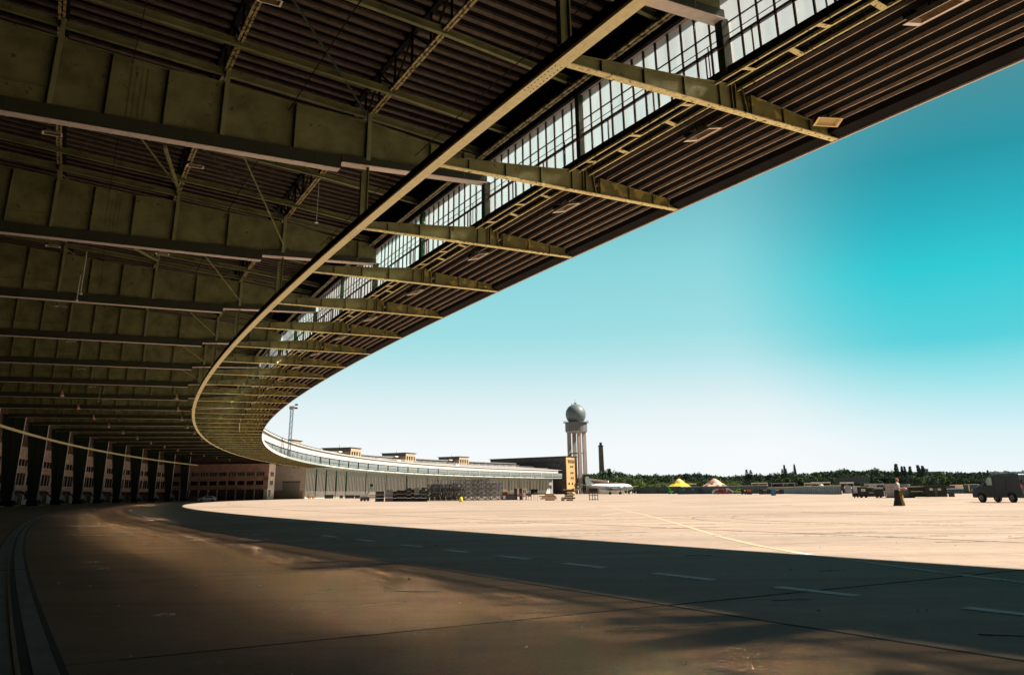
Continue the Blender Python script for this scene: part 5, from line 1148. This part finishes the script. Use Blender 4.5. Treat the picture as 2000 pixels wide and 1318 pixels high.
simple('orange_tank', 'tank', 'bright orange tank among dark machines in the distance', mat('bright_orange_plastic', (.75, .15, .03), .5, var=.1), [(1460, 1467, 955, 960.5, 2)], 250, extra=[('cradle', m_case_k, [(1459, 1468, 960.5, None, 2)])])
simple('tractor_unit', 'truck', 'black tractor left of the orange tank', m_case_k, [(1447.5, 1453, 955, 963, 2), (1453, 1458, 959, 963, 2)], 248, part='cab', extra=[('wheel', m_tyre, [(1448, 1450.5, 962, None, .4), (1454, 1457, 962, None, .4)])])
for i, (x0, x1, yt) in enumerate(((1483, 1490, 956), (1491, 1497, 957), (1498, 1505.5, 956), (1515, 1521, 957.5), (1521.5, 1530, 956))):
    simple('dark_booth', 'booth', 'dark booth in the far row, %s of five around the blue box' % ordn(i + 1), [m_case_k, m_case_d][i % 2], [(x0, x1, yt, None, 3)], 245 + i, 'dark booths in a far row', 'wall', extra=[('roof', m_fascia if i % 2 else m_case_d, [(x0 - .3, x1 + .3, yt - .8, yt, 3.2)]), ('hatch', m_glass_dark, [(x0 + 1.5, x1 - 1.5, yt + 1.8, yt + 4, .05)])])
for i, (x0, x1) in enumerate(((1324.5, 1342.2), (1342.8, 1360))):
    simple('teal_container', 'container', 'dark teal container with two round marks, %s of the pair below the yellow tent' % ['left', 'right'][i], m_teal, [(x0, x1, 952.5, None, 4)], 330, None, extra=[('panel', m_sblue, [(x0 + 9, x0 + 13, 954, 957, .05)]), ('corner_post', m_case_k, [(x0, x0 + .8, 952, None, 4.1)])])
mg = mat('bright_green_paint', (.08, .55, .05), .5, var=.05); p, r_, u, a = frame_at(1311, 360); o = empty('green_boom_lift', p, 'bright green boom lift left of the dark teal containers', 'lift')
MB().box(p + Vector((0, 0, .8)), (2.2, 1.6, .9), a).build('chassis', mg, o); MB().bar(p + Vector((0, 0, 1.2)), p - r_ * 1.4 + Vector((0, 0, 3.2)), .25, .25).build('arm', mg, o); MB().box(p - r_ * 1.5 + Vector((0, 0, 3.3)), (.7, .7, .6), a).build('basket', mg, o)
for s_ in (-.8, .8): MB().tube(p + r_ * s_ + Vector((0, 0, .4)) - u, p + r_ * s_ + Vector((0, 0, .4)) - u * .7, .4, 10).build('wheel', m_tyre, o)

# --- long barrier of panels closing the field
m_bar = mat('grey_barrier_panel', (.20, .22, .24), .6, var=.35, scale=.5)
def barrier(x0, x1, y0, y1, D0, D1, label, mm, n, rail=True):
    a0, a1 = frame_at(x0, D0)[0], frame_at(x1, D1)[0]; z0, z1 = zat(x0, y0, D0), zat(x1, y1, D1); o = empty('barrier_wall', a0, label, 'wall'); d = (a1 - a0); u = d.normalized()
    w_ = MB(); w_.prism([a0, a1, a1 + Vector((0, .3, 0)), a0 + Vector((0, .3, 0))], (0, 0, (z0 + z1) / 2)); w_.build('panel_run', mm, o)
    ps = MB()
    for i in range(n + 1):
        q = a0.lerp(a1, i / n); zz = z0 + (z1 - z0) * i / n; ps.box(q + Vector((0, -.1, (zz + .1) / 2)), (.18, .2, zz + .1))
    tag(ps.build('barrier_post', m_case_d, o), kind='stuff' if n > 100 else None)
    if rail:
        r2 = MB(); r2.bar(a0 + Vector((0, 0, (z0 + z1) / 2 + .08)), a1 + Vector((0, 0, (z0 + z1) / 2 + .08)), .5, .14); r2.build('coping', m_fascia, o)
    return o
barrier(1330, 1500, 949.5, 949.5, 345, 300, 'long bluish grey barrier wall behind the parked cars', m_bar, 60)
barrier(1500, 1642, 950, 952, 300, 200, 'grey barrier wall right of the blue box with yellow top edge', m_bar, 40)
barrier(1243, 1330, 951.5, 950, 520, 420, 'dark hedge-like fence between aircraft nose and teal containers', mat('dark_fence_mesh', (.035, .05, .045), .8, var=.5, scale=.6), 40, False)
p = MB(); q0 = frame_at(1560, 262)[0]; q1 = frame_at(1640, 203)[0]; p.bar(q0 + Vector((0, -.3, 1.75)), q1 + Vector((0, -.3, 1.5)), .1, .12); tag(p.build('yellow_rail', m_kerb_y), 'thin yellow rail running along the top of the right barrier', 'rail')
simple('site_stairs', 'stairs', 'white slanting site stairs in front of the barrier', m_case_g, [(1418.5, 1421, 952.5, None, 2)], 297, part='tower', extra=[('handrail', m_white, [(1421 + i * 2, 1423.2 + i * 2, 953 + i * 1.1, 955 + i * 1.1, .1) for i in range(7)]), ('tread', m_alu, [(1421 + i * 2, 1423 + i * 2, 956 + i * .9, 957 + i * .9, 1.2) for i in range(6)])])
# pavilions and stage frames beyond the barrier
def pavilion(x0, x1, yt, yb, D, label, roof=m_fascia, dep=6):
    p, r_, u, a = frame_at((x0 + x1) / 2, D); W_ = (x1 - x0) * mpp(D); zt = zat((x0 + x1) / 2, yt, D); o = empty('stage_frame', p, label, 'stage', 'open roofed frames beyond the barrier')
    MB().box(p + Vector((0, 0, zt)), (W_, dep, .35), a).build('roof', roof, o)
    for s_ in (-.48, 0, .48):
        for t_ in (-.45, .45): MB().bar(p + r_ * W_ * s_ + u * dep * t_, p + r_ * W_ * s_ + u * dep * t_ + Vector((0, 0, zt)), .18, .18).build('post', m_alu, o)
    MB().box(p + u * 2 + Vector((0, 0, .6)), (W_ * .8, 1.5, 1.2), a).build('table', m_case_d, o)
pavilion(1284, 1310, 945.2, 951, 470, 'thin open stage frame left of the yellow tent', m_alu); pavilion(1340, 1360, 944.5, 951, 460, 'open frame peeking out right of the yellow tent')
pavilion(1471, 1499, 943.2, 951, 380, 'pale flat-roofed open frame left of the church spires', m_fascia); pavilion(1511, 1551, 943.3, 951, 380, 'long teal-edged open frame under the church spires', m_alu)
pavilion(1575, 1600, 943.5, 950, 300, 'open frame with dark posts left of the small white tent', m_fascia); pavilion(1590, 1621, 942, 950, 320, 'brown-edged open frame behind the small white tent', m_fascia)
pavilion(1645, 1667, 942.5, 950, 250, 'white-roofed open frame left of the service truck', m_white); pavilion(1694, 1725, 945.5, 950, 250, 'flat grey frame roof above the service truck', m_case_g)
for i, (x0, x1, yt, D) in enumerate(((1652, 1662, 948, 240), (1668, 1680, 949, 236), (1625, 1640, 949.5, 262), (1573, 1584, 947.5, 300), (1700, 1712, 944, 262))):
    simple('market_stall', 'stall', '%s low white-topped stall beyond the right barrier' % ['far', 'broad', 'plain', 'small', 'raised'][i], m_case_g, [(x0, x1, yt + 1.5, None, 3)], D, 'low stalls beyond the barrier', 'counter', extra=[('roof', m_white, [(x0 - .5, x1 + .5, yt, yt + 1.2, 3.2)])])
# tents
def bigtop(xc, wpx, yt, yb, D, name, label, mm, mm2):
    p, r_, u, a = frame_at(xc, D); R = wpx * mpp(D) / 2; z0 = zat(xc, yb, D); z1 = zat(xc, yt, D); o = empty(name, p, label, 'tent'); n = 16
    f = MB(); vs = []; ring = [(1.0, 0, 0), (.78, .20, .04), (.55, .42, .07), (.36, .66, .05), (.30, .78, 0)]
    for j_, (rr2, hh, sag) in enumerate(ring):
        for i in range(n): t = 2 * math.pi * i / n; vs.append((p.x + R * rr2 * math.cos(t), p.y + R * rr2 * math.sin(t), z0 + (z1 - z0) * (hh - (sag if i % 2 else 0))))
    fs = [(j_ * n + i, j_ * n + (i + 1) % n, (j_ + 1) * n + (i + 1) % n, (j_ + 1) * n + i) for j_ in range(len(ring) - 1) for i in range(n)]
    f.add(vs, fs); f.build('roof', mm, o)
    MB().lathe(p, [(R * .40, z0 + (z1 - z0) * .62), (R * .26, z0 + (z1 - z0) * .78), (R * .06, z1)], n).build('cupola', mm2, o)
    w_ = MB(); 
    for i in range(n): t = 2 * math.pi * i / n; q = Vector((p.x + R * .92 * math.cos(t), p.y + R * .92 * math.sin(t), 0)); w_.bar(q, q + Vector((0, 0, z0 + .1)), .1, .1)
    w_.build('tent_pole', m_kerb_y, o); MB().lathe(p, [(R * .9, 0), (R * .95, z0)], n).build('side_wall', mm2, o)
    for s_ in (-.42, .42): MB().bar(p + r_ * R * s_ + Vector((0, 0, 0)), p + r_ * R * s_ + Vector((0, 0, z0 + (z1 - z0) * .95)), .2, .2).build('king_pole', m_kerb_y, o)
bigtop(1327.5, 45, 934.5, 951, 455, 'circus_tent', 'bright yellow peaked circus tent below the trees', mat('yellow_canvas', (.80, .58, .04), .6, var=.12, scale=.3), mat('pale_yellow_canvas', (.80, .68, .25), .6, var=.1))
bigtop(1397, 52, 934, 951, 440, 'striped_tent', 'pinkish peaked tent with dark blotches right of the yellow one', mat('pink_dark_canvas', (.70, .46, .36), .6, var=.2, spot=(.05, .03, .03), spot_scale=.45, spot_cut=.52, scale=.5), mat('pink_canvas', (.65, .35, .25), .6, var=.2))
bigtop(1605, 16, 943.5, 951, 330, 'small_tent', 'small cream peaked tent with orange edge beyond the barrier', m_white, m_fascia)
# church spires
for i, x in enumerate((1537, 1557)):
    p, r_, u, a = frame_at(x, 1350); zt = zat(x, [906.5, 905][i], 1350); o = empty('church_spire', p, ['left', 'right'][i] + ' of the two thin dark church spires above the trees', 'spire')
    MB().box(p + Vector((0, 0, 12)), (3.6, 3.6, 24), a).build('tower', m_stone_dk, o); MB().loft([[(p.x + sx * r0, p.y + sy * r0, z) for sx, sy in ((-1, -1), (1, -1), (1, 1), (-1, 1))] for r0, z in ((2.0, 24), (1.0, 36), (.12, zt))]).build('spire_roof', m_slot, o)
simple('far_block', 'building', 'faint grey-blue tower block above the trees at right', mat('far_blue_concrete', (.10, .17, .19), .9, var=.1), [(1792, 1843, 920.5, None, 20), (1806, 1818, 915, 921, 20)], 1150, part='wall', extra=[('window_band', m_slot, [(1794, 1842, 923, 924.5, 1), (1794, 1842, 926, 927, 1)])])
simple('flat_hall', 'building', 'long low dark hall half hidden among the trees', mat('slate_roofing', (.05, .07, .08), .8, var=.2), [(1640, 1695, 932, 943, 12)], 430, part='wall', extra=[('roof', m_slot, [(1639, 1696, 931.4, 932.2, 12.5)])])

# --- trees
m_leaf = [mat('leaf_green_%s' % n_, c, .75, var=.6, scale=5, spec=.15) for n_, c in (('dark', (.038, .075, .038)), ('mid', (.060, .105, .038)), ('light', (.12, .18, .04)), ('blue', (.028, .060, .045)))]
m_bark = mat('bark', (.06, .045, .03), .9)
def tree(kind, seed, mm, nl=900):
    rr2 = random.Random(seed); o = empty({'round': 'broadleaf_tree', 'poplar': 'poplar_tree', 'conifer': 'conifer_tree'}[kind], (0, 0, 0), 'x', 'tree'); f = MB(); t_ = MB()
    t_.tube((0, 0, 0), (0, 0, .45), .03, 7, .018); t_.tube((0, 0, .42), (.02, 0, .8), .018, 6, .006)
    for i in range(5): an = i * 1.3; t_.tube((0, 0, .28 + i * .07), (.2 * math.cos(an), .2 * math.sin(an), .5 + i * .08), .012, 5, .003)
    t_.build('trunk', m_bark, o, loc=(0, 0, 0))
    if kind == 'round': cl = [(rr2.gauss(0, .17), rr2.gauss(0, .17), rr2.uniform(.25, .86), rr2.uniform(.12, .2)) for _ in range(15)] + [(0, 0, .6, .26), (.1, .1, .45, .24)]
    elif kind == 'poplar': cl = [(rr2.gauss(0, .006), rr2.gauss(0, .006), .12 + i * .055, .10 * (1 - abs(i / 15 - .4) * .9)) for i in range(16)]
    else: cl = [(0, 0, .12 + i * .06, .25 * (1 - i / 15) + .02) for i in range(15)]
    for _ in range(nl):
        c = rr2.choice(cl); th_ = rr2.uniform(0, 6.283); ph = math.acos(rr2.uniform(-.7, 1)); rd = c[3] * rr2.uniform(.65, 1.08)
        q = Vector((c[0] + rd * math.sin(ph) * math.cos(th_), c[1] + rd * math.sin(ph) * math.sin(th_), max(.06, min(1.0, c[2] + rd * math.cos(ph) * (.8 if kind != 'conifer' else .25)))))
        s_ = rr2.uniform(.016, .038) * (.75 if kind != 'round' else 1); n1 = Vector((rr2.gauss(0, 1), rr2.gauss(0, 1), rr2.gauss(0, 1))).normalized(); n2 = n1.orthogonal().normalized(); n3 = n1.cross(n2)
        f.add([q - n2 * s_ - n3 * s_ * .6, q + n2 * s_ - n3 * s_ * .6, q + n2 * s_ * .6 + n3 * s_, q - n2 * s_ * .6 + n3 * s_], [(0, 1, 2, 3)])
    me = bpy.data.meshes.new('crown'); me.from_pydata(f.v, [], f.f); me.materials.append(mm); c_ = bpy.data.objects.new('crown', me); COL.objects.link(c_); c_.parent = o
    return o
T = {('round', i): tree('round', 40 + i, m_leaf[[0, 1, 1, 3][i]], 1500) for i in range(4)}
T[('bright', 0)] = tree('round', 50, m_leaf[2], 1300); T[('bright', 1)] = tree('round', 51, m_leaf[1], 1300)
T[('poplar', 0)] = tree('poplar', 60, m_leaf[3], 900); T[('conifer', 0)] = tree('conifer', 61, m_leaf[3], 1000)
seen = set()
def put_tree(key, x, ytop, D, lab, grp, wf=1.0):
    o = T[key] if key not in seen else copy_tree(T[key]); seen.add(key)
    p = frame_at(x, D)[0]; hh = zat(x, ytop, D); o.location = p; o.rotation_euler = (0, 0, random.uniform(0, 6.28)); o.scale = (hh * wf, hh * wf, hh); tag(o, lab, None, grp)
SEG = [(1215, 'behind the aircraft'), (1330, 'between chimney and yellow tent'), (1450, 'between yellow tent and broad conifer'), (1560, 'around the church spires'), (1680, 'between spires and service truck'), (1780, 'behind the service truck and person'), (1900, 'below the far tower block'), (9999, 'above the van')]
cnt = {}
def seglab(row, x, what):
    sg = [t for lim, t in SEG if x < lim][0]; cnt[(row, sg)] = cnt.get((row, sg), 0) + 1
    return '%s %s %s' % (ordn(cnt[(row, sg)]), what, sg)
def skyline(x):
    P = [(880, 926), (1165, 922), (1185, 918), (1200, 921), (1220, 921), (1240, 925), (1300, 925), (1350, 922.5), (1380, 924), (1400, 927), (1440, 928), (1456, 926), (1500, 926), (1530, 922), (1560, 922), (1600, 919), (1650, 914.5), (1690, 917), (1710, 914), (1730, 917), (1750, 917), (1800, 920), (1850, 918), (1880, 921), (1930, 919), (1960, 918), (2000, 919), (2200, 919)]
    for (a, ya), (b_, yb) in zip(P[:-1], P[1:]):
        if a <= x <= b_: return ya + (yb - ya) * (x - a) / (b_ - a)
    return 920
rr_ = random.Random(77); x = 1140
while x < 2080:
    put_tree(('round', rr_.randrange(4)), x, skyline(min(x, 2199)) + rr_.uniform(-2.0, 3.6), rr_.uniform(720, 800), seglab('b', x, 'broad tree from left in the back row'), 'trees of the back row on the horizon', rr_.uniform(.85, 1.25)); x += rr_.uniform(8, 13)
x = 1150
while x < 2060:
    put_tree(('round', rr_.randrange(4)), x, skyline(x) + rr_.uniform(6, 12), rr_.uniform(560, 640), seglab('f', x, 'rounded tree from left in the front row'), 'trees of the front row on the horizon', rr_.uniform(.9, 1.4)); x += rr_.uniform(9, 15)
for i in range(26):
    xb = 1205 + i * 9.5
    put_tree(('bright', i % 2), xb + rr_.uniform(-3, 3), rr_.uniform(932, 941) if i < 8 else rr_.uniform(936, 942), rr_.uniform(520, 560), seglab('l', xb, 'light green bush from left'), 'light green trees before the wood', rr_.uniform(1.0, 1.5))
for x, y, w_, lab in ((1192, 914, 1.0, 'tall dark poplar right behind the chimney'), (1757, 904.5, 1.0, 'tallest leaning poplar above the person'), (1768, 909, .7, 'thin poplar just right of the tallest one'), (1774, 909.5, .7, 'thin poplar between the tallest one and the lone one'), (1784, 909.5, .9, 'lone poplar in the middle of the poplar group'), (1801, 906.5, .9, 'left poplar of the pair before the far tower block'), (1810, 908, .9, 'right poplar of the pair before the far tower block'), (1936, 917, .8, 'low poplar tip above the van roof')):
    put_tree(('poplar', 0), x, y, 690, lab, 'poplars standing above the wood', w_ * 1.15)
for x, y, w_, lab in ((1462, 916, 1.0, 'broad dark conifer with two tips right of the tents, left tip'), (1470, 917, 1.0, 'dark conifer right beside the broad one'), (1488, 923, .6, 'small pointed conifer left of the spires'), (1532, 915, .8, 'dark conifer touching the left church spire'), (1540, 914.5, .7, 'dark conifer between the two church spires')):
    put_tree(('conifer', 0), x, y, 670, lab, 'conifers standing above the wood', w_)
# a dense far wood closing the gaps between the trunks
mb = MB(); rr_ = random.Random(5)
for _ in range(16000):
    x = rr_.uniform(1130, 2100); D = rr_.uniform(810, 900); p = frame_at(x, D)[0]; top = zat(x, skyline(x) + 3.5, D); z = rr_.uniform(.5, top); s_ = rr_.uniform(.5, 1.1)
    n1 = Vector((rr_.gauss(0, 1), rr_.gauss(0, 1), rr_.gauss(0, 1))).normalized(); n2 = n1.orthogonal().normalized(); n3 = n1.cross(n2); q = p + Vector((0, 0, z)); mb.add([q - n2 * s_ - n3 * s_, q + n2 * s_ - n3 * s_, q + n2 * s_ + n3 * s_, q - n2 * s_ + n3 * s_], [(0, 1, 2, 3)])
me = bpy.data.meshes.new('far_wood'); me.from_pydata(mb.v, [], mb.f); me.materials.append(m_leaf[0]); o = bpy.data.objects.new('far_wood', me); COL.objects.link(o); tag(o, kind='stuff')

# --- person
pp = gp(1757, 988.3); hgt = 1.62; ur = Vector((pp.x, pp.y, 0)).normalized(); rt = Vector((ur.y, -ur.x, 0))
m_skin = mat('skin', (.42, .22, .14), .6, var=.05); m_shirt = mat('white_shirt', (.34, .37, .42), .8, var=.1); m_skirt = mat('dark_long_skirt', (.02, .022, .025), .9, var=.3); m_olivecloth = mat('mustard_cloth', (.20, .15, .035), .9, var=.2); m_hair = mat('red_brown_hair', (.28, .08, .03), .7, var=.3); m_bundle = mat('pinkish_bundle', (.30, .17, .13), .8, var=.3)
per = empty('person', pp, 'person in white shirt and long dark skirt with mustard cloth, walking and holding a bundle', 'person', None, math.atan2(-ur.x, ur.y))
# local x = to the right in the picture, y = away, z up; the person faces right
J = [(0, 0, .92), (.01, 0, 1.12), (.03, 0, 1.32), (.05, 0, 1.43), (.08, 0, 1.50),                                   # pelvis, waist, chest, neck, head base
     (.02, -.17, 1.33), (.05, -.22, 1.10), (.26, -.16, 1.02), (.02, .17, 1.33), (.06, .22, 1.10), (.27, .14, 1.04),    # arms bent forward
     (.02, -.10, .88), (.10, -.11, .48), (-.02, -.11, .08), (.12, -.11, .04), (-.02, .10, .88), (.02, .11, .48), (.18, .11, .08), (.32, .11, .04), (.10, 0, 1.58)]
E_ = [(0, 1), (1, 2), (2, 3), (3, 4), (4, 19), (2, 5), (5, 6), (6, 7), (2, 8), (8, 9), (9, 10), (0, 11), (11, 12), (12, 13), (13, 14), (0, 15), (15, 16), (16, 17), (17, 18)]
Rr = [.13, .115, .135, .052, .085, .055, .042, .032, .055, .042, .032, .085, .058, .042, .035, .085, .058, .042, .035, .09]
# hands: palm and five separate fingers closed round the bundle
for s_, w_ in ((-.16, 7), (.14, 10)):
    b0 = len(J); zz = J[w_][2]; J.append((.33, s_ * .9, zz)); Rr.append(.026); E_.append((w_, b0))
    for i in range(4):
        q = len(J); l_ = (.045, .05, .047, .038)[i]; J.append((.35 + .004 * i, s_ * .9 + (-.027 + .018 * i), zz - .004)); Rr.append(.0085); E_.append((b0, q)); J.append((.35 + l_, s_ * .85 + (-.027 + .018 * i), zz - .02)); Rr.append(.008); E_.append((q, q + 1)); J.append((.34 + l_, s_ * .8 + (-.027 + .018 * i), zz - .045)); Rr.append(.007); E_.append((q + 1, q + 2))
    q = len(J); J.append((.335, s_ * .7, zz + .02)); Rr.append(.010); E_.append((b0, q)); J.append((.365, s_ * .6, zz + .015)); Rr.append(.008); E_.append((q, q + 1))
me = bpy.data.meshes.new('body'); me.from_pydata(J, E_, []); ob = bpy.data.objects.new('body', me); COL.objects.link(ob); ob.parent = per; me.materials.append(m_skin)
sm_ = ob.modifiers.new('skin', 'SKIN'); ob.modifiers.new('sub', 'SUBSURF').levels = 1; ob.modifiers['sub'].render_levels = 2
for i, v in enumerate(me.skin_vertices[0].data): v.radius = (Rr[i], Rr[i]); v.use_root = (i == 0)
def P_(mb, nm, mm, par=per, sm=True): return mb.build(nm, mm, par, smooth=sm, loc=(0, 0, 0))
def ell(c, r_, n=12, m_=8):
    return MB().loft([[(c[0] + r_[0] * math.sin(t) * math.cos(f_), c[1] + r_[1] * math.sin(t) * math.sin(f_), c[2] - r_[2] * math.cos(t)) for f_ in [2 * math.pi * i / n for i in range(n)]] for t in [math.pi * (j_ + .15) / (m_ + .3) for j_ in range(m_ + 1)]])
def ringz(z, cx, rx, ry, n=16, wob=0.0, ph=0): return [(cx + rx * (1 + wob * math.sin(5 * t + ph)) * math.cos(t), ry * (1 + wob * math.sin(5 * t + ph)) * math.sin(t), z) for t in [2 * math.pi * i / n for i in range(n)]]
P_(MB().loft([ringz(.90, .0, .16, .19), ringz(1.05, .0, .145, .17), ringz(1.2, .02, .165, .20), ringz(1.34, .03, .15, .215), ringz(1.40, .04, .08, .12), ringz(1.42, .045, .058, .07)]), 'shirt', m_shirt)
for s_ in (-1, 1): P_(MB().tube((.025, s_ * .17, 1.35), (.055, s_ * .222, 1.13), .068, 10, .062), 'sleeve', m_shirt)
P_(MB().loft([ringz(.97, .0, .15, .18), ringz(.80, -.01, .20, .22, wob=.02), ringz(.45, -.02, .215, .22, wob=.08), ringz(.10, -.05, .27, .25, wob=.12), ringz(.03, -.06, .29, .26, wob=.14)]), 'skirt', m_skirt)
P_(MB().loft([ringz(.98, .05, .13, .19), ringz(.72, .13, .16, .20, wob=.05), ringz(.35, .14, .17, .20, wob=.08), ringz(.06, .16, .18, .22, wob=.12)]), 'mustard_cloth', m_olivecloth)
P_(ell((.085, 0, 1.535), (.088, .075, .108)), 'face', m_skin); P_(MB().loft([[(.165, -.012, 1.55), (.165, .012, 1.55), (.165, .014, 1.515), (.165, -.014, 1.515)], [(.19, -.004, 1.53), (.19, .004, 1.53), (.195, .008, 1.517), (.195, -.008, 1.517)]]), 'nose', m_skin)
for s_ in (-1, 1): P_(ell((.155, s_ * .03, 1.55), (.012, .014, .009), 8, 5), 'eye', m_case_k); P_(ell((.075, s_ * .076, 1.53), (.02, .012, .03), 8, 5), 'ear', m_skin)
P_(MB().box((.163, 0, 1.485), (.01, .045, .01)), 'mouth', m_brick, sm=False)
P_(ell((.055, 0, 1.565), (.105, .093, .10)), 'hair', m_hair)
bun = MB(); rings = [ringz(0, 0, .02, .02)]
P_(ell((.42, 0, 1.02), (.17, .24, .09)), 'x', m_bundle).name = 'cloth_bundle'
bo = bpy.data.objects['cloth_bundle']; bo.parent = None; bo.matrix_world = Matrix.Translation(pp) @ Matrix.Rotation(per.rotation_euler.z, 4, 'Z'); tag(bo, 'pinkish cloth bundle held in front by the walking person', 'bundle')
